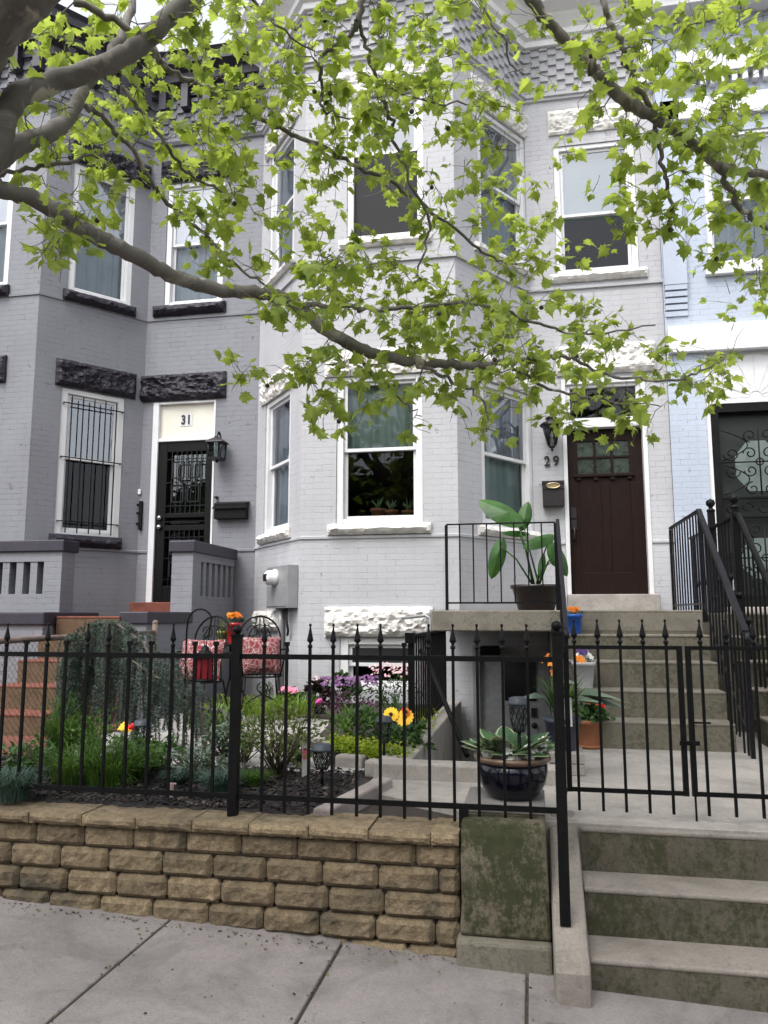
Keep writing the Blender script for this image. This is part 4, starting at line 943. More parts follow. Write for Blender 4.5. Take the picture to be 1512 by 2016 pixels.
# ---------------------------------------------------------------- things on the walls
# wall lantern of 29
s_,_=Wl.px(1087,850); zt_=zof(Wl,1087,826); zb_=zof(Wl,1087,896); c=PY(1086,850,9.1); c.z=0
lt=thing('wall_lantern',c+Vector((0,0,zb_)),'bronze coach lantern with tapered glass above the raised number 29','wall lamp')
H=zt_-zb_; g=MB(); cc=lambda z:Vector((c.x,c.y,z))
g.lathe(cc(zb_),[(.004,0),(.018,.02),(.012,.04),(.035,.05),(.045,.075)],12); g.lathe(cc(zb_+H*.70),[(.135,0),(.14,.015),(.11,.04),(.06,.065),(.06,.085),(.075,.09),(.05,.115),(.012,.125),(.008,.16),(.014,.165),(.0005,.19)],16)
for k in range(6):
    a=k*math.pi/3; g.tube([cc(zb_+.07)+Vector((math.cos(a)*.045,math.sin(a)*.045,0)),cc(zb_+H*.7)+Vector((math.cos(a)*.105,math.sin(a)*.105,0))],.007,4)
g.tube([cc(zb_+H*.95),cc(zb_+H*1.08),cc(zb_+H*1.1)+Vector((0,.1,.01)),cc(zb_+H*.9)+Vector((0,.19,0))],.012,6)
g.fbox(Wl,s_-.055,s_+.055,zb_+H*.45,zb_+H*1.0,0,.02); g.tube([Wl.p(s_,zb_+H*.75,.02),cc(zb_+H*.85)+Vector((0,.06,0))],.012,6)
g.build('frame',M['bronze'],lt)
g=MB(); g.lathe(cc(zb_+.075),[(.042,0),(.098,H*.7-.075)],14,cap=False); g.build('glass',M['glass'],lt)
g=MB(); g.lathe(cc(zb_+.08),[(.012,0),(.012,.09),(.022,.12),(.0005,.17)],10); g.build('bulb',simple('unlit_bulb',(.5,.48,.42),.3),lt)
# mailbox 29
a=Wl.px(1069,1000); b_=Wl.px(1109,949)
mb_=thing('mailbox',Wl.p((a[0]+b_[0])/2,a[1],.06),'brown metal wall mailbox with an oval brass plate beside the brown door','mailbox')
g=MB(); g.fbox(Wl,a[0],b_[0],a[1],b_[1]-.035,.004,.115); g.build('box',M['bronze'],mb_,bevel=.01)
g=MB(); g.fbox(Wl,a[0]-.008,b_[0]+.008,b_[1]-.034,b_[1],.004,.13); g.fbox(Wl,a[0]+.0,b_[0]-.0,b_[1]-.10,b_[1]-.034,.116,.124); g.build('lid',M['bronze'],mb_,bevel=.008)
m_=(a[0]+b_[0])/2; g=MB(); pts_=[Wl.p(m_+math.cos(k*math.pi/9)*.075,b_[1]-.06+math.sin(k*math.pi/9)*.030,.13) for k in range(19)]; g.tube(pts_,.008,6); g.add([p_-Wl.n*.004 for p_ in pts_[:-1]],[tuple(range(18))]); g.build('oval_plate',M['brass'],mb_)
# mailbox 31
a=WW.px(425,1024); b_=WW.px(492,987); t=thing('mailbox',WW.p((a[0]+b_[0])/2,a[1],.06),'black long horizontal wall mailbox under the lantern of number 31','mailbox')
g=MB(); g.fbox(WW,a[0]+.01,b_[0]-.01,a[1],b_[1]-.02,.004,.10); g.build('box',M['iron'],t,bevel=.01)
g=MB(); M_=[WW.p(a[0],b_[1],.004),WW.p(b_[0],b_[1],.004),WW.p(b_[0],b_[1]-.09,.13),WW.p(a[0],b_[1]-.09,.13)]; g.add(M_+[p_-Vector((0,0,.014)) for p_ in M_],[(0,3,2,1),(4,5,6,7),(0,1,5,4),(1,2,6,5),(2,3,7,6),(3,0,4,7)]); g.build('lid',M['iron'],t)
# lantern 31
s_,_=WW.px(437,890); zb_=zof(WW,437,909); zt_=zof(WW,437,878); c=WW.p(s_,0,.16)
t=thing('wall_lantern',c+Vector((0,0,zb_)),'dark square box lantern with curled bracket beside the black security door','wall lamp')
g=MB(); h=zt_-zb_
for (u,v) in((-1,-1),(-1,1),(1,-1),(1,1)): g.tube([c+Vector((u*.075,v*.075,zb_+.01)),c+Vector((u*.09,v*.09,zt_))],.009,4)
loft(g,[(c.x-.08,c.x+.08,c.y-.08,c.y+.08,zb_-.01),(c.x-.085,c.x+.085,c.y-.085,c.y+.085,zb_+.02)]); loft(g,[(c.x-.115,c.x+.115,c.y-.115,c.y+.115,zt_),(c.x-.11,c.x+.11,c.y-.11,c.y+.11,zt_+.02),(c.x-.03,c.x+.03,c.y-.03,c.y+.03,zt_+.075)])
g.lathe(c+Vector((0,0,zb_-.05)),[(.0005,0),(.02,.015),(.01,.04)],8)
g.tube([c+Vector((0,0,zt_+.06))]+[c+Vector((0,.05+.05*math.cos(k*.5+3.14)-.0,zt_+.11+.05*math.sin(k*.5))) for k in range(9)],.009,6); g.tube([c+Vector((0,.02,zt_+.14)),c+Vector((0,.1,zt_+.12)),WW.p(s_,zt_-.02,.02)],.010,6)
g.fbox(WW,s_-.05,s_+.05,zb_+.02,zt_+.06,0,.02); g.build('frame',M['bronze'],t)
g=MB(); loft(g,[(c.x-.07,c.x+.07,c.y-.07,c.y+.07,zb_+.021),(c.x-.082,c.x+.082,c.y-.082,c.y+.082,zt_-.002)]); g.build('glass',M['glass'],t)
g=MB(); s_,z_=WW.px(276,968); g.fbox(WW,s_-.02,s_+.02,z_-.04,z_+.03,.001,.03); tag(g.build('doorbell',M['white'],bevel=.006),'small white doorbell left of the black security door','doorbell')
g=MB(); s_,z_=WW.px(277,1015); g.fbox(WW,s_-.012,s_+.03,z_-.19,z_+.19,.001,.035)
for dz in(-.12,.02,.13): g.fbox(WW,s_-.06,s_-.01,z_+dz,z_+dz+.025,.01,.03)
tag(g.build('lock_bracket',M['iron'],bevel=.003),'black iron lock bracket on the wall left of the security door','bracket')
for y_ in(862,980):
    g=MB(); s_,z_=WW.px(425,y_); g.fbox(WW,s_-.0,s_+.035,z_-.012,z_+.012,.001,.05); g.build('hinge_pin',M['iron'],h31)
# electric meter on the left face of the 29 bay
a=L.px(545,1198); b_=L.px(588,1112); cx_=(a[0]+b_[0])/2
em=thing('electric_meter',L.p(cx_,a[1],.06),'grey electric meter box with round glass dial on the left face of the bay','electric meter')
g=MB(); g.fbox(L,a[0],b_[0],a[1],b_[1],.004,.13); g.fbox(L,a[0]+.02,b_[0]-.02,a[1]+.02,b_[1]-.22,.13,.138); g.build('box',M['gmetal'],em,bevel=.006)
q=L.p(cx_-.04,b_[1]-.13,.13); g=MB(); R_=L.n; pr_=[(0,.095),(.02,.10),(.03,.085),(.10,.080),(.13,.05)]
def lathe_n(g,q,n,prof,k=18):
    u=n.cross(Vector((0,0,1))).normalized(); w=Vector((0,0,1)); vs=[]
    for (d,r) in prof:
        for i in range(k): a=2*math.pi*i/k; vs.append(q+n*d+u*math.cos(a)*r+w*math.sin(a)*r)
    fs=[(j*k+i,j*k+(i+1)%k,(j+1)*k+(i+1)%k,(j+1)*k+i) for j in range(len(prof)-1) for i in range(k)]+[tuple((len(prof)-1)*k+i for i in range(k))]
    g.add(vs,fs,smooth=True)
lathe_n(g,q,R_,pr_); g.build('dial',M['white'],em)
g=MB(); g.fbox(L,cx_-.09,cx_+.01,b_[1]-.17,b_[1]-.09,.2,.262); g.build('dial_window',M['bronze'],em)
# conduits beneath it
g=MB(); g.tube([L.p(cx_-.05,a[1]-.001,.05),L.p(cx_-.05,a[1]-.2,.05),L.p(cx_-.07,-.9,.05)],.035,8); tag(g.build('conduit',M['gmetal']),'fat grey conduit running from the electric meter to the ground','pipe')
g=MB(); g.tube([L.p(cx_+.12,a[1]-.001,.05),L.p(cx_+.13,a[1]-.12,.055),L.p(cx_+.17,a[1]-.25,.05),L.p(cx_+.10,a[1]-.3,.03)],.014,6); tag(g.build('cable',M['bronze']),'thin bent cable under the electric meter','cable')
# ---------------------------------------------------------------- foliage makers
LEAFH=[(0,0),(.13,-.13),(.36,-.10),(.30,.06),(.56,.16),(.44,.30),(.55,.50),(.30,.46),(.27,.60),(.13,.70),(0,1.0)]
LEAF=[(x,y) for x,y in LEAFH]+[(-x,y) for x,y in reversed(LEAFH[1:-1])]
def leafpatch(g,p,d,up,size,shape=LEAF,fold=.25,droop=.2,w=1.0,mi=0):
    d=d.normalized(); s=d.cross(up); 
    if s.length<1e-3: s=d.orthogonal()
    s.normalize(); n_=s.cross(d); vs=[p+d*size*.4]
    for x,y in shape: vs.append(p+(s*x*w+d*y+n_*(-abs(x)*fold-droop*y*y))*size)
    k=len(shape); g.add(vs,[(0,1+i,1+(i+1)%k) for i in range(k)],mi=mi)
OVAL=[(0,0),(.16,.2),(.22,.5),(.13,.8),(0,1),(-.13,.8),(-.22,.5),(-.16,.2)]
PADL=[(0,0),(.08,.05),(.15,.15),(.2,.3),(.22,.45),(.21,.6),(.17,.75),(.1,.9),(0,1)]; PADL=PADL+[(-x,y) for x,y in reversed(PADL[1:-1])]
ROUND=[(.5*math.sin(k*math.pi/4),.5-.5*math.cos(k*math.pi/4)) for k in range(8)]
def rv(r,s=1): return Vector((r.gauss(0,s),r.gauss(0,s),r.gauss(0,s)))
def blades(name,c,n,h,spread,w,mat,parent=None,seed=0,arch=.6,label=None,cat=None,up=1,sx=1,sy=1,base=.3,group=None,kind=None):
    r=random.Random(seed); g=MB(); c=Vector(c)
    for i in range(n):
        a=r.uniform(0,6.283); rb=r.random()**.5*spread*base; b0=c+Vector((math.cos(a)*rb*sx,math.sin(a)*rb*sy,0)); a2=a+r.gauss(0,.6); L_=h*r.uniform(.6,1.15); out=spread*r.uniform(.3,1)*(1-base)
        d=Vector((math.cos(a2)*sx,math.sin(a2)*sy,0)); sd=Vector((-math.sin(a2),math.cos(a2),0)); pts=[]
        for k in range(5):
            t=k/4; pts.append(b0+d*out*t**1.4+Vector((0,0,L_*(up*t-arch*t**2.6))))
        vs=[]
        for k,p_ in enumerate(pts): ww=w*(1-(k/4)**1.8*.9); vs+=[p_-sd*ww,p_+sd*ww]
        g.add(vs,[(2*k,2*k+1,2*k+3,2*k+2) for k in range(4)])
    o=g.build(name,mat,parent)
    if not parent: tag(o,label,cat,group,kind)
    return o
def bush(t,c,rx,ry,h,n,size,mat,shape=OVAL,seed=0,stems=8,stemmat=None,z0=0,name='foliage',shell=.35):
    r=random.Random(seed); c=Vector(c); g=MB(); gs=MB()
    for k in range(stems):
        a=r.uniform(0,6.28); e=c+Vector((math.cos(a)*rx*r.uniform(.2,.9),math.sin(a)*ry*r.uniform(.2,.9),h*r.uniform(.6,1)))
        gs.tube([c+Vector((r.gauss(0,.02),r.gauss(0,.02),0)),c.lerp(e,.5)+rv(r,.02),e],[.006,.005,.002],4)
    cl=[]
    for k in range(max(4,n//14)):
        v=rv(r); v.normalize(); q=r.uniform(shell,1); cl.append(Vector((v.x*rx*q,v.y*ry*q,h*(.5+z0/2)+v.z*h*(.5-z0/2)*q)))
    for i in range(n):
        q=r.choice(cl)+Vector((r.gauss(0,rx*.13),r.gauss(0,ry*.13),r.gauss(0,h*.07)))
        q.z=max(q.z,.01); d=Vector((q.x,q.y,(q.z-h*.4)))+rv(r,.12)
        leafpatch(g,c+q,d,Vector((0,0,1))+rv(r,.5),size*r.uniform(.6,1.2),shape,fold=.3)
    if stems: gs.build('stems',stemmat or M['twig'],t)
    return g.build(name,mat,t)
M['twig']=simple('twig_bark',(.06,.045,.035),.8,var=.3,sc=20)
def lm(n,a,b,t=.3,**k): M[n]=leafmat(n,a,b,t,**k)
lm('leaf_grass',(.035,.08,.015),(.09,.17,.03),.35); lm('leaf_blue',(.03,.06,.045),(.07,.12,.095),.15); lm('leaf_cedar',(.035,.055,.045),(.09,.125,.105),.1,sc=12)
lm('leaf_lily',(.09,.16,.02),(.19,.28,.05),.4); lm('leaf_bop',(.025,.075,.016),(.06,.15,.035),.3,spec=.4,rough=.35); lm('leaf_azalea',(.06,.09,.03),(.15,.17,.05),.25)
lm('leaf_lime',(.16,.24,.015),(.32,.38,.035),.35); lm('leaf_mid',(.02,.055,.014),(.055,.115,.03),.25); lm('leaf_grey',(.08,.12,.09),(.16,.20,.15),.2); lm('leaf_purple',(.05,.02,.04),(.13,.05,.10),.2); lm('leaf_maroon',(.018,.01,.014),(.04,.018,.022),.1)
lm('pet_purple',(.14,.05,.17),(.28,.13,.30),.2); lm('pet_pink',(.75,.15,.30),(.85,.35,.5),.2); lm('pet_pale',(.65,.35,.42),(.75,.55,.58),.2); lm('pet_orange',(.6,.13,.01),(.75,.27,.02),.15); lm('pet_yellow',(.85,.45,.02),(.95,.65,.04),.15); lm('pet_red',(.60,.008,.01),(.8,.03,.03),.15); lm('pet_white',(.7,.7,.68),(.85,.85,.84),.15); lm('pet_magenta',(.45,.02,.22),(.65,.06,.38),.15); lm('leaf_varieg',(.03,.085,.03),(.07,.15,.055),.2,spec=.4); lm('leaf_edge',(.32,.38,.24),(.42,.46,.32),.2)
def flowers(t,c,rx,ry,h,n,size,mat,seed=0,petals=6,name='flowers',hmin=.7,ball=0,facing=None):
    r=random.Random(seed); g=MB(); c=Vector(c)
    for i in range(n):
        a=r.uniform(0,6.28); q=r.random()**.5; p_=c+Vector((math.cos(a)*rx*q,math.sin(a)*ry*q,h*r.uniform(hmin,1)))
        nrm=(Vector((math.cos(a)*.5,math.sin(a)*.5-.5,.7))+rv(r,.25)).normalized() if facing is None else (facing+rv(r,.15)).normalized()
        u=nrm.orthogonal().normalized(); w=nrm.cross(u)
        reps=3 if ball else 1
        for L_ in range(reps):
            for k in range(petals):
                an=2*math.pi*k/petals+L_*.5; d=(u*math.cos(an)+w*math.sin(an)+nrm*(.25+.5*L_)).normalized(); leafpatch(g,p_,d,nrm,size*(.5-.1*L_),OVAL,fold=.1,w=1.7)
    return g.build(name,mat,t)
def potmesh(c,rt,rb,h,mat,parent,lip=.015,liph=.03,name='pot',n=24,soil=True):
    g=MB(); g.lathe(c,[(rb,0),(rt-lip*.6,h-liph),(rt,h-liph+.002),(rt,h),(rt-.012,h),(rt-.02,h-.03)],n,cap=False); g.lathe(c,[(.001,.002),(rb,.0)],n,cap=False); o=g.build(name,mat,parent)
    if soil:
        g=MB(); g.lathe(Vector(c)+Vector((0,0,h-.035)),[(rt-.016,0),(.001,.012)],n,cap=False); g.build('soil',M['soil'],parent)
    return o
# ---------------------------------------------------------------- potted plants
# bowl planter on the pier
c=PZ(1010,1572,-.845); c.y=3.83; c=Vector((PY(1010,1570,3.83).x,3.83,-.8445))
t=thing('bowl_planter',c,'wide dark glazed bowl with variegated leaves and white flowers on the mossy pier','planter')
g=MB(); g.lathe(c,[(.09,0),(.105,.004),(.125,.02),(.155,.07),(.165,.12),(.162,.165)],32); g.build('bowl',M['glaze'],t)
g=MB(); g.lathe(c,[(.162,.163),(.172,.168),(.182,.18),(.178,.192),(.160,.194),(.150,.183)],32,cap=False); g.build('rim',M['rim'],t)
g=MB(); g.lathe(c,[(.152,.178),(.001,.19)],24,cap=False); g.build('soil',M['soil'],t)
r=random.Random(4); g=MB(); ge=MB()
for k in range(46):
    a=r.uniform(0,6.28); b0=c+Vector((math.cos(a)*.05,math.sin(a)*.05,.17)); d=Vector((math.cos(a),math.sin(a),r.uniform(.5,1.8))); s_=r.uniform(.09,.15)
    b0=b0+d.normalized()*.05; leafpatch(ge,b0,d,Vector((0,0,1)),s_,OVAL,fold=.35,droop=.45,w=1.9,mi=0); leafpatch(g,b0+Vector((0,0,.004)),d,Vector((0,0,1)),s_*.95,OVAL,fold=.35,droop=.43,w=1.6)
ge.build('leaf_margins',M['leaf_edge'],t); g.build('leaves',M['leaf_varieg'],t)
bush(t,c+Vector((0,-.02,.15)),.13,.12,.09,110,.035,M['leaf_mid'],seed=8,stems=0,name='low_foliage')
for q,sd_,nn in((Vector((-.115,-.07,.17)),1,5),(Vector((.0,-.12,.17)),2,5),(Vector((.08,-.10,.17)),6,7),(Vector((.13,-.02,.20)),3,6)): flowers(t,c+q,.03,.03,.07,nn,.055,M['pet_white'],sd_,5,hmin=.3)
def solar(c,label,hh=.28,r0=.05,cage=True,group='solar garden lights'):
    c=Vector(c); t=thing('solar_light',c,label,'garden light',group); g=MB(); g.tube([c,c+Vector((0,0,hh*.45))],.009,6)
    g.build('stake',M['iron'],t); g=MB(); z0=hh*.42; z1=hh*.88
    g.lathe(c+Vector((0,0,z0)),[(.012,0),(r0*.45,.004),(r0*.45,.012)],12)
    for k in range(12):
        for s_ in(1,-1):
            pts_=[]
            for j in range(7): tt=j/6; a=k*math.pi/6+s_*tt*1.3; rr=r0*(.5+.38*tt+.15*math.sin(tt*3.14)); pts_.append(c+Vector((math.cos(a)*rr,math.sin(a)*rr,z0+(z1-z0)*tt)))
            g.tube(pts_,.0022,4,cap=False)
    g.build('cage',M['bronze'],t); g=MB(); g.lathe(c+Vector((0,0,z1)),[(r0*.9,0),(r0*1.1,.004),(r0*1.12,.014),(r0*.95,.02),(r0*.95,.034),(r0*.6,.04),(.0005,.042)],16); g.build('cap',M['greypot'],t)
    g=MB(); g.lathe(c+Vector((0,0,z0)),[(r0*.4,.01),(r0*.7,z1-z0)],10,cap=False); g.build('lens',M['glass'],t); return t
solar(c+Vector((.035,.02,.18)),'solar light with lattice cage standing in the dark bowl planter',.27,.048)
# pots on the stoop
def stairpot(name,c,label,rt,rb,h,mat): 
    t=thing(name,c,label,'potted plant','flower pots on and beside the front stoop'); potmesh(c,rt,rb,h,mat,t); return t
c=Vector((.245,6.72,-.151)); c=Vector((PY(1131,1245,6.725).x,6.725,-.151)); t=stairpot('potted_marigold',c,'bright blue pot with orange marigolds on the top stoop step',.072,.052,.165,M['bluepot'])
bush(t,c+Vector((0,0,.13)),.06,.06,.07,70,.03,M['leaf_mid'],seed=3,stems=0); flowers(t,c+Vector((0,0,.14)),.055,.05,.075,16,.042,M['pet_orange'],3,7,ball=1)
c=Vector((PY(1150,1345,6.3).x,6.28,-.553)); t=stairpot('potted_pansy',c,'white pot with white and purple pansies halfway up the stoop',.092,.062,.20,M['whitepot'])
bush(t,c+Vector((0,0,.17)),.07,.07,.06,80,.03,M['leaf_mid'],seed=5,stems=0); flowers(t,c+Vector((0.01,0,.17)),.06,.06,.09,8,.06,M['pet_white'],5,5,'white_flowers'); lm('pet_violet',(.03,.015,.08),(.09,.04,.2),.1); flowers(t,c+Vector((-.01,0,.18)),.08,.07,.11,12,.055,M['pet_violet'],6,5,'purple_flowers')
c=G(1162,1476); c.y+=.09; t=stairpot('potted_geranium',c,'terracotta coloured pot with red geranium at the foot of the stoop',.092,.072,.20,M['terra'])
g=MB(); g.lathe(c+Vector((0,0,.001)),[(.085,0),(.1,.018),(.095,.02)],20); g.build('saucer',M['terra'],t)
bush(t,c+Vector((.01,0,.17)),.12,.11,.16,120,.06,M['leaf_mid'],ROUND,seed=7,stems=5); flowers(t,c+Vector((-.02,-.02,.22)),.035,.03,.14,8,.05,M['pet_red'],8,6,ball=1,hmin=.75); flowers(t,c+Vector((.08,-.03,.18)),.03,.03,.14,8,.05,M['pet_red'],9,6,ball=1,hmin=.75)
# brick block under the grey pot
b0=G(1112,1528); g=MB()
for k,(zz,o_) in enumerate(((0,0),(.068,.012))): g.box(b0.x-.10+o_,b0.x+.12,b0.y+.01,b0.y+.24,GZ+zz+.001,GZ+zz+.066)
tag(g.build('plinth_blocks',M['pad'],bevel=.006),'two stacked grey paver blocks carrying the slate grey pot','blocks')
c=Vector((b0.x+.0,b0.y+.13,GZ+.136)); t=stairpot('potted_lily',c,'slate grey pot with tall orange lilies and a white plant tag',.115,.082,.19,M['greypot'])
blades('leaves',c+Vector((0,0,.16)),60,.42,.26,.011,M['leaf_grass'],t,3,.35,base=.15); r=random.Random(9); g=MB()
for k in range(8):
    a=r.uniform(-3,0); d=Vector((math.cos(a),math.sin(a)*.5,.35)); leafpatch(g,c+Vector((0,0,.25+r.uniform(0,.1)))+d*.1,d,Vector((0,0,1)),r.uniform(.22,.32),OVAL,fold=.3,droop=.5,w=.8)
g.build('broad_leaves',M['leaf_grey'],t); flowers(t,c+Vector((0,0,.1)),.12,.06,.46,7,.075,M['pet_orange'],11,6,hmin=.8); g=MB(); 
for k in range(4): g.tube([c+Vector((0,0,.15)),c+Vector((r.gauss(0,.05),r.gauss(0,.04),.55))],.004,4)
g.build('stems',M['leaf_grass'],t); g=MB(); g.box(c.x+.0,c.x+.055,c.y-.105,c.y-.103,c.z+.15,c.z+.32); g.build('plant_tag',M['white'],t)
# bird of paradise on the landing
c=Vector((PY(1056,1200,7.35).x,7.35,ZL+.003)); t=thing('potted_bird_of_paradise',c,'large paddle-leaved plant in a dark brown tub on the stoop landing','potted plant')
potmesh(c,.235,.165,.235,M['brownpot'],t,.03,.035)
g=MB(); gs=MB(); C0=c+Vector((0,0,.2))
for (px,py,yy,tipx,tipy,sz_,w_) in((1015,1020,7.3,975,985,.36,2.0),(1030,1030,7.45,1040,990,.22,1.6),(985,1075,7.2,972,1120,.30,1.3),(1085,1055,7.3,1060,1060,.25,1.5),(1100,1085,7.2,1128,1130,.25,1.4),(1020,1045,7.5,962,1030,.2,1.2),(1092,1100,7.5,1090,1060,.2,1.4),(1065,1130,7.3,1070,1105,.18,1.0)):
    p_=PY(px,py,yy); q=PY(tipx,tipy,yy-.05); m1=C0.lerp(p_,.55)+Vector((0,0,.06)); gs.tube([C0+rv(r,.02),m1,p_],[.010,.008,.005],5)
    d=(q-p_); leafpatch(g,p_-d*.4,d,Vector((.2,-.7,.6)),sz_*1.3,PADL,fold=.45,droop=.3,w=w_*.68)
gs.build('stems',M['leaf_bop'],t); g.build('leaves',M['leaf_bop'],t)
# ---------------------------------------------------------------- garden
def at(px,py,z=GZ): return PZ(px,py,z)
# raised mulch bed behind the wall and its low kerb
tag(slab('mulch_bed',[(-4.6,3.665),(-1.06,3.665),(-.90,4.4),(-1.02,4.62),(-2.9,4.78),(-4.6,4.9)],-1.1,GZ+.02,M['mulch'],.02),kind='stuff')
r=random.Random(12); g=MB()
for i in range(5200):
    x=r.uniform(-3.9,-1.0); y=3.68+r.random()*1.0
    if x>-1.06+ (y-3.66)*.15: continue
    s_=r.uniform(.005,.018); Mx=Matrix.Translation((x,y,GZ+.028+r.uniform(0,.012)))@Matrix.Rotation(r.uniform(0,6),4,'Z')@Matrix.Rotation(r.gauss(0,.5),4,'X')@Matrix.Rotation(r.gauss(0,.4),4,'Y')
    g.box(-s_,s_,-s_*.45,s_*.45,-.002,.002,Mx,mi=0 if r.random()<.9 else 1)
tag(g.build('bark_chips',[M['mulch'],simple('pale_chip',(.09,.065,.055),.9)]),kind='stuff')
k0,k1=at(672,1600,GZ),at(745,1537,GZ); g=MB(); 
slab('bed_kerb',[(-1.045,3.67),(-.955,3.67),(-.79,4.42),(-.88,4.44)],-1.05,GZ+.05,concmat('kerb_stone',(.30,.26,.25)),.012,'low pinkish stone kerb at the right end of the mulch bed','kerb',None)
# flower bed by the bay
tag(slab('flower_bed',[(-.96,4.98),(-.96,8.1),(-2.5,8.1),(-3.4,8.9),(-3.42,7.2),(-2.6,7.25),(-1.85,7.05),(-1.7,6.4),(-1.62,5.6),(-1.35,5.2)],-1.1,GZ+.045,M['soil'],.02),kind='stuff')
for i,(a_,b_) in enumerate((((640,1478),(662,1493)),((664,1483),(718,1508)),((722,1490),(776,1519)),((610,1460),(637,1478)),((560,1410),(600,1404)),((500,1412),(556,1408)),((605,1404),(645,1404)))):
    p0=at(*a_); p1=at(*b_); p0=at(a_[0],b_[1] if i in(1,2) else a_[1]); p1=at(b_[0],b_[1]+(4 if i in (1,2) else 0))
    d=(p1-p0); L_=max(.12,min(.24,d.length)); an=math.atan2(d.y,d.x); Mx=Matrix.Translation(((p0.x+p1.x)/2,(p0.y+p1.y)/2,GZ))@Matrix.Rotation(an,4,'Z')
    g=MB(); g.box(-L_/2,L_/2,-.045,.045,-.03,.075,Mx); tag(g.build('edging_stone',M['pad'],bevel=.014),['short rounded edging block at the bend of the path, left of the lime ground cover','rounded edging block under the lime ground cover, in the middle of the front row','rounded edging block nearest the areaway curb, right end of the front row','small edging block left of the bend, in front of the green mound','edging block behind the path near the pink geranium','leftmost edging block, behind the path below the daylilies','edging block behind the path in front of the maroon leaves'][i],'edging stone','stone blocks edging the flower bed')
def plant(name,px,py,label,z=GZ+.03,cat='plant',group=None,dy=0):
    c=at(px,py,z); c.y+=dy; return thing(name,c,label,cat,group),c
# feathery green clumps (left)
for i,(px,py,h,s,l) in enumerate(((150,1540,.30,.26,'bright green feathery clump behind the fence, leftmost of the front bed'),(215,1545,.30,.24,'bright green feathery clump left of the small bulb flowers'),(120,1490,.40,.16,'tall spiky green tuft at the back of the front bed'),(250,1535,.22,.2,'lower green feathery clump at the centre of the front bed'))):
    t,c=plant('feather_grass',px,py,l,group='green clumps in the front bed'); bush(t,c,s,s*.7,h,380,.06,M['leaf_grass'],[(0,0),(.07,.4),(0,1),(-.07,.4)],seed=20+i,stems=10,stemmat=M['leaf_grass']); blades('blades',c,220,h*1.2,s*1.6,.0035,M['leaf_grass'],t,40+i,.5)
for i,(px,py,h,s,l) in enumerate(((22,1575,.24,.24,'blue-grey fescue tuft at the far left of the front bed'),(432,1560,.17,.2,'blue-green fescue tuft left of the tall fence post'),(345,1545,.12,.14,'small grey-green tuft in the middle of the mulch bed'),(500,1545,.12,.16,'low green tuft right of the tall fence post'))):
    t,c=plant('blue_fescue',px,py,l,group='blue grass tufts in the front bed'); blades('blades',c,520,h*1.2,s,.0022,M['leaf_blue'] if i<3 else M['leaf_grass'],t,50+i,.55)
blades('daylily_clump',at(500,1425,GZ+.05)+Vector((-.1,.5,0)),260,.34,.5,.008,M['leaf_lily'],None,60,.55,'pale green arching daylily leaves behind the garden chairs','plant',sx=1.3,base=.7)
blades('daylily_clump',at(400,1440,GZ+.05)+Vector((0,.2,0)),170,.34,.34,.008,M['leaf_lily'],None,61,.5,'pale green arching daylily leaves left of the front garden chair','plant',base=.6)
blades('daylily_clump',at(590,1395,GZ+.05),110,.30,.3,.004,M['leaf_mid'],None,62,.5,'dark green strappy leaves right of the pink geranium','plant',base=.6)
# azalea and low filler plants
for i,(px,py,sx_,h,mt,l) in enumerate(((60,1530,.2,.22,'leaf_mid','leafy dark green filler plant behind the leftmost blue fescue'),(300,1520,.2,.2,'leaf_mid','low leafy filler plant right of the small bulb flowers'),(385,1535,.18,.16,'leaf_grey','dull grey-green filler plant left of the tall fence post'),(590,1500,.16,.2,'leaf_azalea','small olive plant right of the azalea at the path edge'),(170,1490,.24,.3,'leaf_grass','fresh green plant at the foot of the weeping cedar'),(440,1500,.2,.24,'leaf_grey','wispy grey-green plant behind the tall fence post'))):
    t,c=plant('filler_plant',px,py,l); bush(t,c,sx_,sx_*.7,h,330,.05,M[mt],seed=120+i,stems=10)
t,c=plant('azalea_shrub',555,1520,'open twiggy azalea shrub with pale olive leaves behind the fence','','shrub') if False else (None,None)
c=at(548,1530,GZ+.03); t=thing('azalea_shrub',c,'open twiggy azalea shrub with pale olive leaves behind the fence','shrub'); bush(t,c,.26,.22,.36,800,.036,M['leaf_azalea'],seed=70,stems=26,z0=.35,shell=.6)
c=at(480,1500,GZ+.03); t=thing('azalea_shrub',c,'smaller dull green shrub just behind the tall fence post','shrub'); bush(t,c,.14,.14,.24,220,.03,M['leaf_mid'],seed=71,stems=14,z0=.2)
# weeping blue cedar
c=at(330,1480,GZ+.03); c=Vector((-2.62,5.0,GZ+.02)); t=thing('weeping_cedar',c,'weeping blue cedar arching over the fence with hanging grey-green needles','tree')
g=MB(); tr_=[c,c+Vector((-.02,0,.35)),c+Vector((-.12,.05,.55))]
top=[PY(395,1395,5.1),PY(345,1375,5.1),PY(310,1330,5.1),PY(280,1265,5.1),PY(235,1232,5.1),PY(190,1235,5.1),PY(150,1270,5.0),PY(140,1330,5.0)]
tr_=[Vector((top[0].x+.05,5.1,GZ)),top[0],top[1],top[2],top[3],top[4],top[5],top[6],top[7]]
g.tube(tr_,[.022,.02,.018,.016,.014,.012,.01,.007,.004],6); br2=[top[0],PY(340,1400,5.0),PY(370,1440,4.9)]; g.tube([top[0],PY(345,1350,5.0),PY(300,1330,5.0),PY(260,1300,4.9)],[.014,.01,.008,.004],5)
g.tube([top[0],PY(440,1400,5.0),PY(455,1440,4.9)],[.012,.008,.004],5); g.build('trunk',M['cedarbark'] if 'cedarbark' in M else simple('cedar_bark',(.13,.11,.09),.9,var=.3),t)
r=random.Random(77); g=MB(); gw=MB()
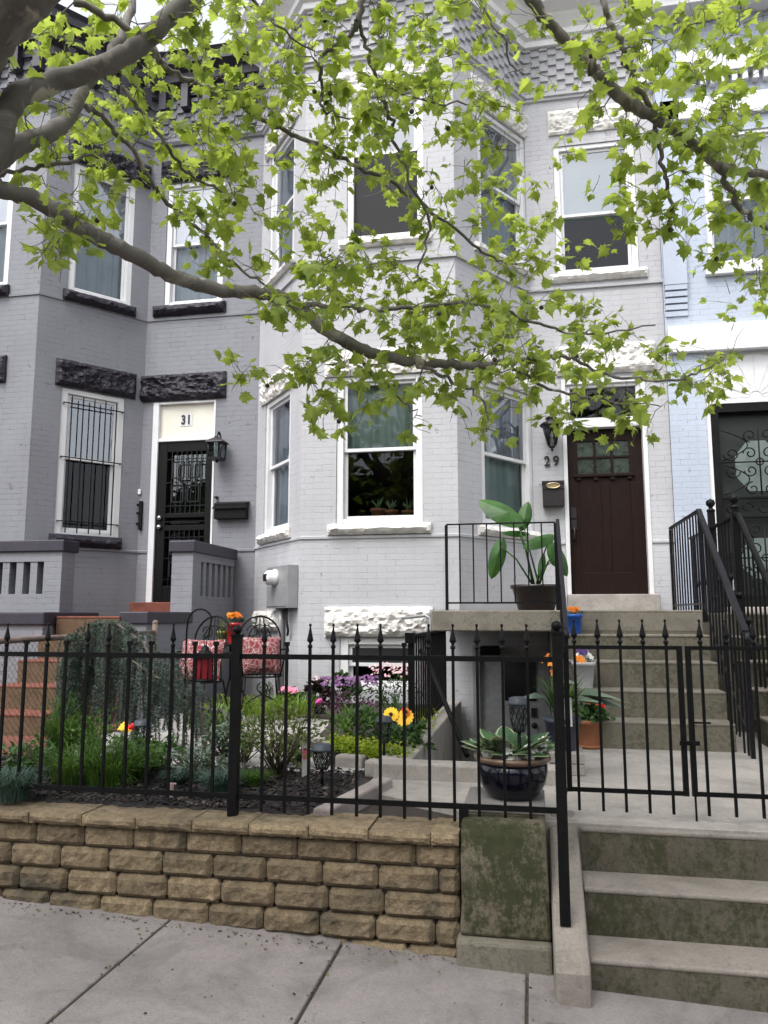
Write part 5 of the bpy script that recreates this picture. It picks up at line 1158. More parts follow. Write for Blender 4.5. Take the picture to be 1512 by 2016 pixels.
def needles(p_,n,s_):
    for k in range(n):
        d=rv(r); d.z-=.35; d.normalize(); w=d.orthogonal().normalized()*  .0019; e=p_+d*s_*r.uniform(.6,1.2); g.add([p_-w,p_+w,e],[(0,1,2)])
strands=[]
for i in range(3,len(tr_)-1):
    for j in range(26): strands.append((tr_[i].lerp(tr_[i+1],r.random()),r.uniform(.3,.8) if i>3 else r.uniform(.15,.5)))
for j in range(34): strands.append((PY(r.uniform(250,350),r.uniform(1290,1350),r.uniform(4.9,5.2)),r.uniform(.2,.5)))
for j in range(26): strands.append((PY(r.uniform(330,400),r.uniform(1350,1420),r.uniform(4.9,5.2)),r.uniform(.15,.35)))
for j in range(14): strands.append((PY(r.uniform(400,460),r.uniform(1400,1430),4.9),r.uniform(.08,.2)))
for p0,L_ in strands:
    p_=Vector(p0)+Vector((0,r.gauss(0,.09),.015)); pts_=[p_.copy()]; d=Vector((r.gauss(0,.35),r.gauss(0,.35),.25))
    st_=.028; k=0
    while k*st_<L_:
        p_=p_+d.normalized()*st_; d=d*.75+Vector((r.gauss(0,.08),r.gauss(0,.08),-.4)); 
        if p_.z<GZ+.05: break
        pts_.append(p_.copy()); needles(p_,26,.030); k+=1
    if len(pts_)>1: gw.tube(pts_,.0025,4,cap=False)
gw.build('twigs',M['twig'],t); g.build('needles',M['leaf_cedar'],t)
# perennials by the bay
c=at(690,1440,GZ+.05); 
def P_(name,px,py,dy,label,rx,ry,h,n,size,mat,seed,fl=None,shape=OVAL,stems=6,cat='plant',grp=None):
    c=at(px,py,GZ+.045); c.y+=dy; t=thing(name,c,label,cat,grp); bush(t,c,rx,ry,h,n,size,mat,shape,seed,stems,M['leaf_mid'],shell=.3)
    for f in (fl or []): flowers(t,c+Vector(f[5]) if len(f)>5 else c,f[0],f[1],h*f[6] if len(f)>6 else h*1.15,f[2],f[3],M[f[4]],seed+3,6,hmin=.78,name='flowers')
    return t,c
P_('purple_flower_clump',672,1432,.3,'clump of tiny purple flowers on dark foliage under the basement window',.26,.22,.34,420,.04,M['leaf_purple'],80,[(.26,.2,150,.030,'pet_purple')])
P_('pink_flower_clump',765,1425,.35,'airy green clump topped with pale pink flowers beside the areaway railing',.27,.2,.42,420,.04,M['leaf_mid'],81,[(.24,.18,110,.026,'pet_pale')])
P_('heuchera',622,1398,.2,'dark maroon rounded leaves with small pale flowers left of the purple clump',.18,.15,.28,160,.07,M['leaf_maroon'],82,[(.14,.1,14,.03,'pet_pale')],ROUND)
P_('green_mound',690,1470,.2,'fresh green feathery mound at the front left of the flower bed',.24,.2,.24,520,.045,M['leaf_grass'],83)
P_('green_mound',745,1465,.25,'deeper green mound behind the solar light in the flower bed',.2,.2,.3,380,.05,M['leaf_mid'],84)
P_('grey_leaf_plant',650,1400,.5,'broad dark green leaves below the basement window frame',.2,.15,.3,120,.09,M['leaf_mid'],85,None,ROUND)
P_('dianthus',462,1385,1.0,'grey-green low mound behind the first garden chair',.2,.15,.18,160,.04,M['leaf_grey'],86)
t,c=P_('pink_geranium',561,1392,.15,'bright pink geranium heads on green leaves below the electric meter',.15,.12,.15,120,.05,M['leaf_mid'],87,[(.10,.08,26,.055,'pet_pink')],ROUND)
t,c=P_('magenta_petunia',625,1408,.1,'small dark plant with one magenta flower at the back edge of the path',.09,.08,.11,60,.04,M['leaf_maroon'],88,[(.03,.03,5,.06,'pet_magenta')])
c=at(800,1478,GZ+.05); t=thing('gerbera_plant',c,'yellow daisy-like gerberas over dark leaves near the areaway railing','plant'); bush(t,c,.17,.15,.2,200,.07,M['leaf_mid'],seed=89,stems=4)
for (px,py,s_,pc) in((770,1407,.11,'pet_yellow'),(797,1413,.13,'pet_yellow'),(799,1402,.06,'pet_orange')):
    q=PY(px,py,c.y-.02); g=MB(); g.tube([c+Vector((0,0,.05)),q],.004,4); g.build('stem',M['leaf_mid'],t); flowers(t,q,.001,.001,.0,1,s_,M[pc],px,14,facing=Vector((0,-1,.45)))
    g=MB(); g.sphere(q+Vector((0,-.008,.004)),.013,6); g.build('flower_centre',simple('flower_eye',(.05,.025,.01),.9),t)
c=at(800,1440,GZ+.05); c.y+=.3; t=thing('red_flower',c,'small bright red blooms behind the yellow gerberas','plant'); bush(t,c,.08,.08,.2,60,.05,M['leaf_mid'],seed=90,stems=3); flowers(t,PY(797,1400,c.y)-Vector((0,0,.05)),.04,.04,.07,7,.07,M['pet_red'],92,6,ball=1,hmin=.3)
# lime ground cover
r=random.Random(91); g=MB()
for i in range(2300):
    a=r.random(); x0_=at(650+150*a,1478+28*a+r.uniform(-16,4),GZ+.05); 
    p_=x0_+Vector((r.gauss(0,.02),r.uniform(0,.10),abs(r.gauss(0,.035)))); leafpatch(g,p_,Vector((r.gauss(0,1),r.gauss(0,1)-.5,.8)),Vector((0,0,1)),r.uniform(.012,.028),ROUND)
for i in range(500):
    a=r.random(); p_=Vector((-.9+r.gauss(0,.05),5.6+1.2*a,-.85+abs(r.gauss(0,.03)))); leafpatch(g,p_,rv(r)+Vector((0,0,.8)),Vector((0,0,1)),r.uniform(.015,.03),ROUND)
tag(g.build('lime_ground_cover',M['leaf_lime']),'yellow-lime creeping ground cover behind the edging stones','ground cover',kind='stuff')
# bulb flowers by the fence
for nm,px,py,pc,l in(('pansy',240,1505,'pet_yellow','tiny yellow flower between green clumps in the front bed'),('pansy',262,1508,'pet_red','tiny red flower beside the solar light in the front bed')):
    c=at(px,py,GZ+.03); t=thing(nm,c,l,'flower'); bush(t,c,.04,.04,.2,40,.05,M['leaf_mid'],seed=px,stems=2); flowers(t,c,.04,.03,.24,6,.05,M[pc],px,6,hmin=.85)
solar(at(277,1520,GZ+.03),'solar light with dark cap behind the green clumps at the left',.30,.05)
solar(at(634,1548,GZ+.03),'solar light with lattice cage in the mulch at the right end of the bed',.21,.055)
solar(at(756,1500,GZ+.05),'grey solar light among the flowers in front of the gerberas',.27,.052)
c=at(601,1530,GZ+.03); g=MB(); g.box(c.x-.02,c.x+.02,c.y-.002,c.y+.002,c.z,c.z+.19); g.box(c.x-.017,c.x+.017,c.y-.004,c.y-.0021,c.z+.10,c.z+.16,mi=1); tag(g.build('plant_tag',[M['whitepot'],simple('tag_pink',(.5,.10,.16),.5)]),'upright white and pink plant label standing in the mulch','plant label')
c=at(337,1572,GZ+.03); g=MB(); g.box(c.x-.012,c.x+.012,c.y-.004,c.y+.004,c.z,c.z+.07); g.box(c.x-.02,c.x+.025,c.y-.005,c.y+.005,c.z+.07,c.z+.076); tag(g.build('marker_stake',simple('weathered_wood',(.28,.2,.19),.9,var=.3)),'short weathered wooden marker stake in the mulch near the wall','stake')
r=random.Random(55); g=MB()
for i in range(380):
    if r.random()<.6: x=r.uniform(-3.2,-.35); y=3.44-abs(r.gauss(0,.05)); 
    elif r.random()<.5: x=r.choice([jj[0].x,jj[1].x,jj[2].x])+r.gauss(0,.012); y=r.uniform(2.4,3.4)
    else: x=r.uniform(-3,1.6); y=r.uniform(2.2,3.4)
    if x>.03 and y>3.15: continue
    if x>-.36 and y>3.37: continue
    s_=r.uniform(.002,.007); Mx=Matrix.Translation((x,y,sz(x)+.006))@Matrix.Rotation(r.uniform(0,6),4,'Z')@Matrix.Rotation(r.gauss(0,.3),4,'X'); g.box(-s_,s_,-s_*.5,s_*.5,-.001,.001,Mx,mi=r.choice((0,0,1,2)))
tag(g.build('sidewalk_litter',[M['mulch'],simple('dry_litter',(.12,.085,.05),.9),simple('green_litter',(.10,.13,.03),.9)]),kind='stuff')
# ---------------------------------------------------------------- chairs, table, lantern hook
m,n,b=newmat('red_bandana_print'); p=geo(n); v1=N(n,'ShaderNodeTexVoronoi',feature='DISTANCE_TO_EDGE'); v1.inputs['Scale'].default_value=20; nn=N(n,'ShaderNodeTexNoise'); nn.inputs['Scale'].default_value=8; n.links.new(p,nn.inputs['Vector'])
vm=N(n,'ShaderNodeVectorMath',operation='MULTIPLY_ADD'); n.links.new(nn.outputs['Color'],vm.inputs[0]); vm.inputs[1].default_value=(.12,.12,.12); n.links.new(p,vm.inputs[2]); n.links.new(vm.outputs[0],v1.inputs['Vector'])
r1=ramp(n,[(.0,1),(.022,1),(.04,0),(.15,0),(.17,.8),(.2,0)],v1.outputs['Distance']); cc_=mixc(n,r1.outputs[0],(.15,.012,.018),(.42,.36,.35)); n.links.new(cc_,b.inputs['Base Color']); b.inputs['Roughness'].default_value=.85; M['bandana']=m
def cushion(c,w,h,d,yaw,lean,label):
    g=MB(); nu=12; vs=[]; Mx=Matrix.Translation(c)@Matrix.Rotation(yaw,4,'Z')@Matrix.Rotation(lean,4,'X')
    for s_ in(-1,1):
        for j in range(nu+1):
            for i in range(nu+1):
                a=i/nu*2-1; b2=j/nu*2-1; k=(1-a*a)*(1-b2*b2); pin=1-.10*(1-abs(a))*0-.06*(1-b2*b2 if abs(a)>.99 else 0)
                x=a*w/2*(1-.07*(1-abs(b2)**2)*abs(a)**3); z=b2*h/2*(1-.07*(1-abs(a)**2)*abs(b2)**3); vs.append(Mx@Vector((x,s_*d/2*k**.42,z+h/2)))
    fs=[]; q=(nu+1)**2
    for j in range(nu):
        for i in range(nu):
            k=j*(nu+1)+i; fs.append((k,k+1,k+nu+2,k+nu+1)); fs.append((q+k,q+k+nu+1,q+k+nu+2,q+k+1))
    g.add(vs,fs,smooth=True); return tag(g.build('cushion',M['bandana']),label,'cushion')
def chair(c,yaw,label,group='wrought iron garden chairs'):
    t=thing('garden_chair',c,label,'chair',group); Mx=Matrix.Translation(c)@Matrix.Rotation(yaw,4,'Z'); T=lambda x,y,z:Mx@Vector((x,y,z))
    sh=.39; w=.2
    g=MB(); ring=[T(math.cos(k*math.pi/10)*w,math.sin(k*math.pi/10)*w,sh) for k in range(21)]; g.tube(ring,.009,6)
    for k in range(-4,5): x=k*.04; y=(w*w-x*x)**.5; g.tube([T(x,-y,sh),T(x,y,sh)],.004,4)
    g.build('seat',M['iron'],t)
    for sx in(-1,1):
        g=MB(); g.tube([T(sx*.15,-.13,sh),T(sx*.17,-.17,.2),T(sx*.20,-.21,0)],.008,6); g.build('leg',M['iron'],t)
        g=MB(); g.tube([T(sx*.15,.14,sh),T(sx*.17,.17,.2),T(sx*.20,.23,0)],.008,6); g.build('leg',M['iron'],t)
        g=MB(); g.tube([T(sx*(.05+.10*math.sin(k*.42)),-.17+.0*k,.05+.022*k) for k in range(14)],.006,5); g.build('scroll',M['iron'],t)
    g=MB(); arc=[T(-.20,.17,sh)]+[T(-.20*math.cos(k*math.pi/14),.19+.03*math.sin(k*math.pi/14),.72+.22*math.sin(k*math.pi/14)) for k in range(15)]+[T(.20,.17,sh)]; g.tube(arc,.009,6); g.build('back_frame',M['iron'],t)
    g=MB(); g.tube([T(-.12*math.cos(k*math.pi/10),.20,.66+.20*math.sin(k*math.pi/10)) for k in range(11)],.006,5)
    for sx in(-1,0,1): g.tube([T(sx*.1,.18,sh),T(sx*.08,.195,.6),T(sx*.03,.205,.93)],.006,5)
    for sx in(-1,1): g.tube([T(sx*(.07+.05*math.cos(k*.5)),.2,.80+.05*math.sin(k*.5)) for k in range(12)],.005,5)
    g.build('back_bars',M['iron'],t); g=MB()
    for sx in(-1,1): g.tube([T(sx*.2,.17,.62),T(sx*.26,.05,.63),T(sx*.24,-.12,.62),T(sx*.19,-.13,.52),T(sx*.17,-.10,sh)],.008,6)
    g.build('arms',M['iron'],t); return t
c1=Vector((PY(390,1400,6.35).x,6.35,GZ+.005)); chair(c1,math.radians(-12),'black wrought iron garden chair with a red cushion, the nearer one on the left')
cushion(c1+Vector((-.02,.0,.385)),.45,.37,.15,math.radians(-12),math.radians(-14),'red bandana print cushion with paisley pattern on the nearer left chair')
c2=Vector((PY(512,1400,7.0).x,7.0,GZ+.005)); chair(c2,math.radians(25),'black wrought iron garden chair with a red cushion, the farther one by the meter conduit')
cushion(c2+Vector((.0,.02,.40)),.38,.36,.15,math.radians(28),math.radians(-14),'red bandana print cushion with white corners on the farther right chair')
ct=Vector((PY(455,1400,7.35).x,7.35,GZ+.0)); t=thing('bistro_table',ct,'small round black iron table between the two garden chairs','table'); g=MB(); g.lathe(ct+Vector((0,0,.66)),[(.2,0),(.21,.006),(.21,.016),(.2,.02)],24); g.build('table_top',M['iron'],t)
for k in range(3):
    a=k*2.094+.4; g=MB(); g.tube([ct+Vector((math.cos(a)*.05,math.sin(a)*.05,.66)),ct+Vector((math.cos(a)*.04,math.sin(a)*.04,.35)),ct+Vector((math.cos(a)*.2,math.sin(a)*.2,0))],.009,6); g.build('leg',M['iron'],t)
cp=ct+Vector((.02,-.03,.681)); t=thing('potted_marigold',cp,'red pot with orange marigolds on the small table between the chairs','potted plant'); potmesh(cp,.073,.052,.20,M['redpot'],t,.008); bush(t,cp+Vector((0,0,.16)),.09,.08,.10,110,.035,M['leaf_mid'],seed=31,stems=0); flowers(t,cp+Vector((0,0,.18)),.07,.06,.11,26,.05,M['pet_orange'],5,7,ball=1,hmin=.7)
cp=ct+Vector((-.105,-.02,.681)); t=thing('potted_herb',cp,'small olive green pot with a sprig of leaves left of the red pot','potted plant'); potmesh(cp,.055,.04,.12,M['greenpot'],t,.006); bush(t,cp+Vector((0,0,.1)),.06,.05,.12,16,.06,M['leaf_lily'],seed=32,stems=3)
hk=PY(359,1500,5.25); hk.z=GZ; t=thing('shepherd_hook',hk,'black shepherd hook pole with curled top holding a lantern','hook'); g=MB(); zt_=PY(359,1243,5.25).z
g.tube([hk,Vector((hk.x,hk.y,zt_))]+[Vector((hk.x+.10-.10*math.cos(k*.33),hk.y,zt_+.12*math.sin(k*.33)+.04)) for k in range(1,9)]+[Vector((hk.x+.17,hk.y,zt_-.02)),Vector((hk.x+.145,hk.y,zt_-.05)),Vector((hk.x+.125,hk.y,zt_-.03))],.007,6); g.build('pole',M['iron'],t)
lc=Vector((hk.x+.145,hk.y,zt_-.05)); t=thing('hanging_lantern',lc-Vector((0,0,.30)),'dark lantern with red glass panes hanging from the shepherd hook','lantern')
lb_=lc-Vector((0,0,.30)); g=MB(); g.lathe(lb_,[(.075,0),(.078,.012),(.062,.02)],8); g.lathe(lb_+Vector((0,0,.165)),[(.062,0),(.082,.004),(.078,.012),(.045,.045),(.03,.055),(.028,.075),(.012,.085),(.0005,.09)],8)
for k in range(8): a=k*math.pi/4; g.tube([lb_+Vector((math.cos(a)*.062,math.sin(a)*.062,.015)),lb_+Vector((math.cos(a)*.062,math.sin(a)*.062,.168))],.004,4)
g.tube([lb_+Vector((0,0,.24)),lb_+Vector((.012,0,.27)),lb_+Vector((0,0,.298)),lb_+Vector((-.012,0,.27)),lb_+Vector((0,0,.24))],.003,4); g.build('frame',M['iron'],t)
g=MB(); g.lathe(lb_,[(.057,.018),(.057,.166)],8,smooth=False); g.build('red_glass',simple('red_lantern_glass',(.20,.015,.025),.15,spec=.9),t)
# chain link fence between the yards
t=thing('chain_link_fence',(-3.2,5.3,GZ),'rusty chain link fence with a pipe top rail beside the brick steps','fence'); a=PY(0,1263,4.75); b_=PY(303,1245,6.4)
a=Vector((-3.42,4.2,-.165)); b_=Vector((PY(305,1245,6.6).x,6.6,-.15)); rust=simple('rusty_pipe',(.12,.085,.07),.7,var=.4,sc=15)
g=MB(); g.tube([a,b_],.021,8); g.build('top_rail',rust,t); g=MB(); g.tube([Vector((b_.x,b_.y,GZ-.05)),b_+Vector((0,0,.08))],.026,8); g.sphere(b_+Vector((0,0,.085)),.028,8); g.build('post',rust,t)
g=MB(); nn_=48; H_=.74; L_=(b_-a)
for k in range(-14,nn_):
    for sg in(1,-1):
        pts_=[]
        for j in range(15):
            u=(k+(j/14*14 if sg>0 else 14-j/14*14))/nn_; 
            if 0<=u<=1: q=a.lerp(b_,u); pts_.append(Vector((q.x+(.003 if j%2 else -.003),q.y,a.z-.02-H_*j/14)))
        if len(pts_)>1: g.tube(pts_,.0016,3,cap=False)
g.build('wire_mesh',rust,t)
# neighbour pots behind the right railing
c=Vector((PY(1478,1362,6.6).x+.05,6.6,-.5)); 
c=Vector((1.95,6.58,-.359)); t=thing('white_planter',c,'white planter with green leaves behind the right iron railings','planter'); potmesh(c,.13,.09,.16,M['whitepot'],t); blades('leaves',c+Vector((0,0,.12)),60,.2,.16,.008,M['leaf_mid'],t,99,.5)
# ---------------------------------------------------------------- the big sycamore whose branches cross the view
M['bark']=None
m,n,b=newmat('sycamore_bark'); p=geo(n)
a=ramp(n,[(.38,(.15,.138,.125)),(.50,(.115,.103,.092)),(.62,(.25,.23,.205))],noi(n,p,4.5,5,.6,.8)).outputs[0]
a=mixc(n,ramp(n,[(.62,0),(.65,1)],noi(n,p,6,3,.5,.4)).outputs[0],a,(.36,.33,.27)); n.links.new(a,b.inputs['Base Color']); b.inputs['Roughness'].default_value=.8; bump(n,b,noi(n,p,30,4),.3,.006); M['bark']=m
M['leaf_syc']=leafmat('sycamore_leaf',(.175,.245,.052),(.33,.425,.11),.55,sc=9,tr=(1.6,1.5,.9),spec=.3)
tree=thing('sycamore_tree',(-3.0,1.6,sz(-3)),'large sycamore with mottled limbs and fresh yellow-green leaves overhanging the houses','tree')
g=MB(); r=random.Random(42)
SK=[]     # skeleton points that twigs may attach to: (point, radius)
def smooth(pts,rs,k=6):
    out=[];ro=[]
    n_=len(pts)
    for i in range(n_-1):
        p0,p1,p2,p3=pts[max(i-1,0)],pts[i],pts[i+1],pts[min(i+2,n_-1)]
        for j in range(k):
            t=j/k; q=.5*((2*p1)+(p2-p0)*t+(2*p0-5*p1+4*p2-p3)*t*t+(3*p1-p0-3*p2+p3)*t**3); out.append(q); ro.append(rs[i]*(1-t)+rs[i+1]*t)
    out.append(pts[-1]); ro.append(rs[-1]); return out,ro
def limb(spec,n=8,wob=.008,attach=True,G_=None):
    pts=[PD(x,y,d) for x,y,d,w in spec]; rs=[w*d/FPX/2 for x,y,d,w in spec]   # w: width in photo pixels
    P,Q=smooth(pts,rs)
    P=[q+rv(r,wob*(.5 if q_>.03 else 1)) if 0<i<len(P)-1 else q for i,(q,q_) in enumerate(zip(P,Q))]
    Q=[q*(1+.09*mn.noise(Vector((i*.7,spec[0][0],3)))) for i,q in enumerate(Q)]
    (G_ or g).tube(P,Q,n)
    if attach: SK.extend([(P[i],Q[i]) for i in range(0,len(P),2)])
# trunk (outside the frame on the left) and the crotch at the picture's left edge
cr=PD(-85,345,3.4)
T0=Vector((-3.0,1.6,sz(-3)-.1)); 
P,Q=smooth([T0,T0+Vector((.03,.03,.9)),T0+Vector((.12,.12,1.9)),cr+Vector((-.22,-.1,-.5)),cr],[.30,.22,.17,.13,.09]); g.tube(P,Q,16)
g.build('trunk',M['bark'],tree); g=MB()
limb([(-80,345,3.4,100),(-15,300,3.4,55),(8,235,3.4,50),(35,192,3.4,46),(110,160,3.5,41),(200,130,3.55,38),(275,90,3.6,38),(330,35,3.65,36),(385,-15,3.7,35),(470,-150,3.9,34),(600,-330,4.3,34)],12)
limb([(-100,330,3.4,95),(-80,220,3.35,85),(-48,110,3.2,95),(5,25,3.1,110),(80,-60,3.0,112),(200,-230,2.9,110)],14)
limb([(-80,350,3.45,70),(-10,315,3.5,44),(50,280,3.6,36),(110,255,3.7,32),(145,210,3.8,27),(170,165,3.9,22),(200,140,4.05,22),(235,75,4.2,18),(260,20,4.4,16),(270,-60,4.6,14)],10)
limb([(-60,345,3.3,60),(0,370,3.4,34),(75,396,3.5,34),(150,440,3.6,34),(225,483,3.7,33),(300,522,3.85,31),(352,548,3.95,29),(425,570,4.05,27),(500,577,4.1,25),(555,586,4.15,24),(600,612,4.2,24),(640,648,4.25,27),(700,682,4.3,25),(760,702,4.35,22),(830,713,4.45,17),(900,717,4.5,18),(960,717,4.55,14),(1020,712,4.6,11),(1080,703,4.7,9),(1120,702,4.75,7),(1180,735,4.8,6),(1270,747,4.9,5.5),(1340,747,5.0,5),(1400,722,5.1,4),(1440,692,5.15,2.5)],10)
limb([(560,590,4.15,14),(620,600,4.2,11),(700,606,4.3,9),(780,611,4.4,9),(860,598,4.5,8),(930,597,4.6,8),(1000,615,4.7,7),(1060,640,4.75,6),(1130,655,4.8,5),(1200,655,4.9,4),(1290,640,5,2.5)],7)
limb([(145,5,3.9,14),(225,40,4.0,14),(300,98,4.1,14),(340,140,4.2,12),(400,172,4.3,11),(455,195,4.4,11),(525,240,4.5,10),(575,265,4.6,9),(630,285,4.7,9),(700,325,4.8,8),(760,352,4.9,8),(830,400,5.0,7),(900,455,5.1,6),(960,505,5.2,5),(1010,520,5.3,3)],8)
limb([(165,210,3.9,12),(205,235,4.0,10),(240,275,4.1,9),(285,330,4.2,9),(315,385,4.3,9),(365,430,4.4,8),(415,478,4.5,7),(460,520,4.6,6),(520,560,4.6,4)],7)
limb([(240,170,4.2,9),(280,220,4.3,8),(330,290,4.4,7),(365,335,4.5,6),(430,375,4.6,5),(490,400,4.7,3)],6)
limb([(718,-20,4.2,13),(706,40,4.2,12),(690,65,4.25,10),(645,105,4.3,9),(628,130,4.3,8),(632,180,4.4,7),(640,215,4.4,5),(690,235,4.5,3)],7)
limb([(703,30,4.2,8),(720,90,4.3,8),(745,165,4.4,8),(768,230,4.5,8),(775,275,4.6,7),(800,340,4.7,6),(842,420,4.8,6),(838,480,4.8,5),(815,560,4.8,3)],7)
limb([(1020,-50,3.8,26),(1060,20,3.9,23),(1110,75,3.95,22),(1155,115,4.0,22),(1195,165,4.05,23),(1240,205,4.1,26),(1285,228,4.15,21),(1335,262,4.2,18),(1375,292,4.25,20),(1410,322,4.3,18),(1450,332,4.3,16),(1530,350,4.4,15),(1700,420,4.6,10)],10)
limb([(1412,322,4.3,13),(1435,370,4.35,12),(1465,415,4.4,11),(1515,452,4.5,9),(1600,500,4.6,6)],8)
limb([(1178,-30,4.0,12),(1200,35,4.0,12),(1225,100,4.05,12),(1252,165,4.1,12),(1285,225,4.15,10)],7)
limb([(1290,240,4.15,10),(1298,290,4.2,9),(1308,345,4.25,8),(1318,400,4.3,7),(1320,450,4.35,3)],6)
limb([(480,-20,4.3,7),(520,20,4.4,6),(560,60,4.4,5),(620,110,4.5,3)],5)
limb([(930,-20,4.5,6),(960,30,4.5,5),(990,80,4.5,5),(1010,130,4.6,3),(1030,140,4.6,2)],5)
limb([(752,170,4.5,4),(830,200,4.6,4),(900,205,4.7,4),(980,208,4.8,3),(1030,225,4.8,2)],5)
limb([(0,345,3.6,10),(60,330,3.7,9),(120,322,3.8,8),(200,300,3.9,5)],6)
limb([(600,612,4.2,10),(680,680,4.3,8),(745,745,4.4,7),(800,800,4.5,4),(830,820,4.5,2)],6)
limb([(820,715,4.4,8),(880,745,4.5,7),(935,775,4.55,6),(960,815,4.6,4),(958,850,4.6,2)],6)
limb([(1000,715,4.6,7),(1060,755,4.7,6),(1130,775,4.75,5),(1200,790,4.8,4),(1300,800,4.8,2)],6)
# overhead limbs outside the frame, carrying the upper crown
limb([(400,-60,3.8,44),(600,-260,3.8,38),(850,-300,3.8,34),(1020,-50,3.8,30)],8,attach=False)
g.build('limb',M['bark'],tree)
# foliage density per 95 x 85 pixel cell of the crown's outline
DEN=["0233554474112565","2335665575204554","1344666663314444","3345644544203454","1454432333423435","0201444455543235","0000146665650004","0000005667766100","0000034555565331","0000002342444410"]
cl=[]
r=random.Random(7)
for j,row in enumerate(DEN):
    for i,ch in enumerate(row):
        k=int(ch); m_=k*.98
        if 0<k:
            nn=int(m_)+(1 if r.random()<m_%1 else 0)
            for _ in range(nn): cl.append((i*94.5+r.uniform(-10,104),j*85+r.uniform(-8,92)))
cl+=[(90,470),(112,490),(80,505),(100,455),(1425,700),(1440,690),(1395,720),(1385,760),(1490,560),(1500,590),(1480,520),(560,735),(600,725),(640,790),(650,800)]
nodes=[(p_,q) for p_,q in SK]
def depthat(x,y):
    return r.uniform(4.0,5.6)
items=[]
for x,y in cl:
    best=min(nodes,key=lambda t_:((CXP+FPX*(t_[0].dot(RT))/t_[0].dot(FW)-x)**2+(CYP-FPX*(t_[0].dot(UP))/t_[0].dot(FW)-y)**2) if t_[0].dot(FW)>.1 else 1e18)
    d=best[0].dot(FW)+r.gauss(.14,.3); items.append(PD(x,y,max(3.3,d)))
items.sort(key=lambda P_:min((P_-t_[0]).length for t_ in nodes[::2]))
gt=MB(); gl=MB(); gb=MB()
from mathutils import kdtree
def nearest(P_):
    return min(nodes,key=lambda t_:(P_-t_[0]).length_squared)
def dress(p_,d,s_):
    pet=(d*.5+Vector((r.gauss(0,.5),r.gauss(0,.5),r.gauss(-.1,.35)))).normalized(); L_=s_*r.uniform(.35,.7)
    q=p_+pet*L_; w_=pet.cross(Vector((0,0,1)))
    if w_.length<1e-3: w_=Vector((1,0,0))
    w_=w_.normalized()*.0012; gt.add([p_-w_,p_+w_,q+w_,q-w_],[(0,1,2,3)])
    ld=(pet+Vector((0,0,-.25))+rv(r,.35)); leafpatch(gl,q,ld,Vector((0,0,1))+rv(r,.45),s_,LEAF,fold=r.uniform(-.1,.65),droop=r.uniform(-.1,.6))
for P_ in items:
    near=nearest(P_); a,qa=near; v=P_-a; L_=v.length
    if L_<.02: continue
    k=max(3,int(L_/.07)); pts_=[a]; side=rv(r,.10*L_); side.z=abs(side.z)*.5
    for j in range(1,k+1):
        t=j/k; pts_.append(a.lerp(P_,t)+side*math.sin(t*math.pi)+rv(r,.010))
    r0=min(qa*.7,.0035+.004*min(1,L_)); gt.tube(pts_,[r0*(1-.65*j/k) for j in range(k+1)],4,cap=False)
    nodes.extend([(q,r0*.7) for q in pts_[1::2]])
    d=(pts_[-1]-pts_[-2]).normalized()
    nl=r.randint(3,6)
    for _ in range(nl):
        t=r.uniform(.35,1)**.8; q=pts_[min(k,int(t*k+.5))]; dress(q,d+rv(r,.6),r.uniform(.032,.075) if r.random()<.6 else r.uniform(.07,.105))
    for _ in range(4):  # side spurs
        q=pts_[r.randint(1,k)]; e=q+(d*.4+rv(r,.6)).normalized()*r.uniform(.04,.18); mid=q.lerp(e,.5)+rv(r,.01); gt.tube([q,mid,e],[.0028,.002,.0013],3,cap=False)
        dd=(e-q).normalized()
        for _ in range(r.choice((0,0,1,2,3))): dress(e,dd+rv(r,.5),r.uniform(.035,.08))
    if r.random()<.07: q=pts_[r.randint(1,k)]-Vector((0,0,.05)); gt.tube([q+Vector((0,0,.05)),q],.001,3); gb=MB(); gb.sphere(q,.014,7); gb.build('seed_ball',M['twig'],tree)
# the rest of the crown, spreading over the sidewalk above and behind the camera
for k in range(95):
    q=Vector((r.uniform(-6.5,4.5),r.uniform(-4,2.3),r.uniform(3.0,6.0)))
    a0_=nearest(q)[0] if k%3 else P[-1]
    for _ in range(34):
        p_=q+Vector((r.gauss(0,.5),r.gauss(0,.5),r.gauss(0,.25)))
        if p_.y>2.5 and p_.z<3.2: continue
        leafpatch(gl,p_,rv(r),Vector((0,0,1))+rv(r,.5),r.uniform(.12,.2),LEAF,fold=.2)
for e in ((2.5,-.5,4.5),(-1,-2.5,4.8),(-4.5,-2,4.5),(4,.8,5.2),(0,.5,5.6),(-5.5,1,4.4)):
    e=Vector(e); m0=cr+Vector((-.1,-.1,.5)); gt.tube([m0,m0.lerp(e,.35)+Vector((0,0,.5)),m0.lerp(e,.7)+Vector((0,0,.4)),e],[.09,.07,.04,.015],8)
gt.build('twigs',M['bark'],tree); gl.build('crown',M['leaf_syc'],tree); 
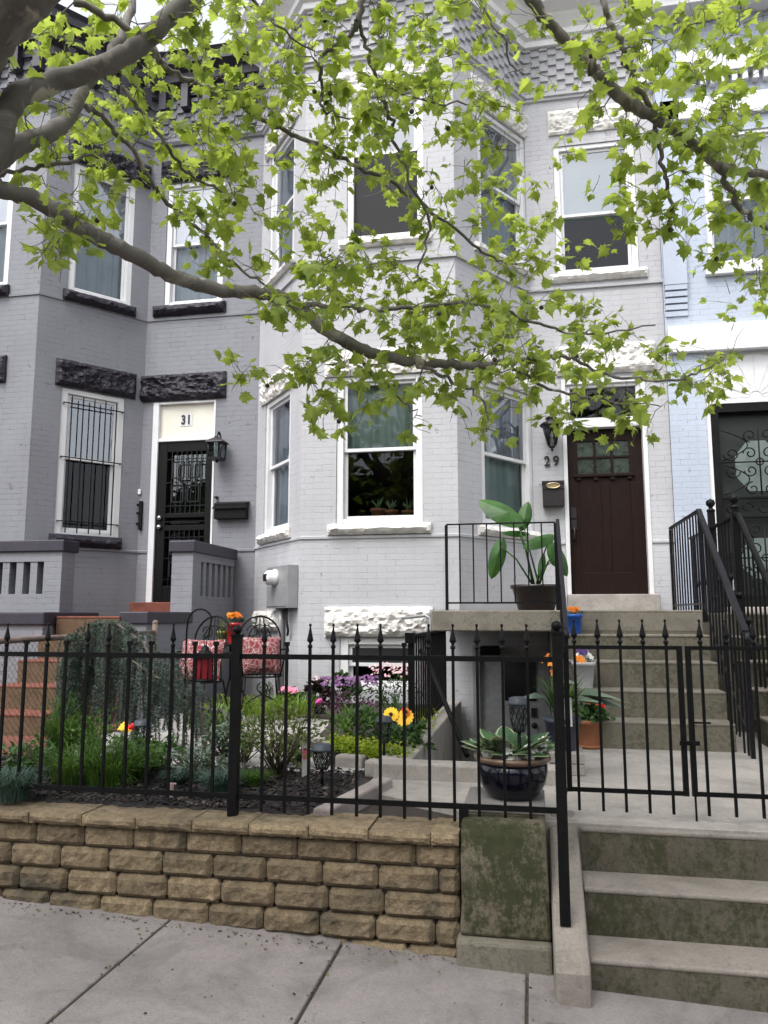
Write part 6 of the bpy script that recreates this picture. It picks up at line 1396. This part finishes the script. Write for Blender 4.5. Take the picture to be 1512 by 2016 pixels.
# unseen trees added across the street to darken the window reflections
def farTree(x,y,h,seed):
    rr_=random.Random(seed); c=Vector((x,y,-1.6)); t=thing('reflection_tree',c,'unseen leafy tree added across the road for dark reflections, '+['second from the left, medium height','third from the left, the lowest','third from the right, tall','second from the right, medium height','leftmost and tall','rightmost and tall'][seed-1],'tree','unseen trees added for dark reflections')
    g=MB(); g.tube([c,c+Vector((.1,0,h*.3)),c+Vector((-.1,.1,h*.6)),c+Vector((.1,0,h*.85))],[.25,.2,.14,.05],10)
    for k in range(9): a=rr_.uniform(0,6.28); s_=c+Vector((0,0,h*rr_.uniform(.3,.6))); g.tube([s_,s_+Vector((math.cos(a)*h*.15,math.sin(a)*h*.15,h*.12)),s_+Vector((math.cos(a)*h*.28,math.sin(a)*h*.28,h*.3))],[.09,.06,.02],6)
    g.build('trunk',M['bark'],t); g=MB()
    for k in range(26):
        v=rv(rr_).normalized()*rr_.uniform(.4,1); q=c+Vector((v.x*h*.33,v.y*h*.33,h*.66+v.z*h*.3))
        for _ in range(120): p_=q+rv(rr_,h*.055); leafpatch(g,p_,rv(rr_),rv(rr_),.42,OVAL,w=2)
    g.build('crown',M['leaf_mid'],t)
for x,y,h,s_ in((-9,-15,8.5,1),(-3,-17,8,2),(3,-15,9,3),(9,-16,8,4),(-14,-17,9,5),(15,-18,9,6)): farTree(x,y,h,s_)
for i,(x0,hh,cl_) in enumerate(((-26,8.6,(.20,.07,.05)),(-18.5,9.2,(.26,.24,.22)),(-11,8.8,(.17,.06,.045)),(-3.5,9.4,(.12,.12,.14)),(4,8.7,(.22,.09,.06)),(11.5,9.2,(.25,.22,.17)),(19,8.8,(.17,.06,.045)))):  # unseen houses, added to block bright sky from the window reflections
    t=thing('row_house',(x0+3.7,-23,-1.6),'unseen brick row house added across the road for dark reflections, number %s of the row counted from the left'%['one','two','three','four','five','six','seven'][i],'house','unseen row houses added for dark reflections')
    F=Face((x0+7.45,-23),(x0,-23),-2.5,hh-1.6)
    for fl in range(2):
        for k in range(3): u=.9+k*2.3; F.h.append((u,u+1.1,.2+fl*3.4,2.1+fl*3.4))
    g=MB(); F.wall(g); g.build('wall',brickmat('far_brick_%d'%i,cl_),t)
    for h_ in F.h:
        g=MB(); g.fbox(F,h_[0],h_[1],h_[2],h_[3],-.13,-.12); w__=g.build('window',M['dark'],t); g=MB(); zm=(h_[2]+h_[3])/2; g.fbox(F,h_[0],h_[1],zm-.03,zm+.03,-.119,-.08); g.fbox(F,h_[0],h_[0]+.06,h_[2],h_[3],-.119,-.079); g.fbox(F,h_[1]-.06,h_[1],h_[2],h_[3],-.119,-.079); g.build('frame',M['white'],w__)
    g=MB(); g.box(x0,x0+7.45,-32,-23.01,hh-1.75,hh-1.62); g.fbox(F,0,F.L,hh-2.2,hh-1.6,.0,.35); g.build('roof',M['darktrim'],t)
print('leaves',len(gl.f)//20)
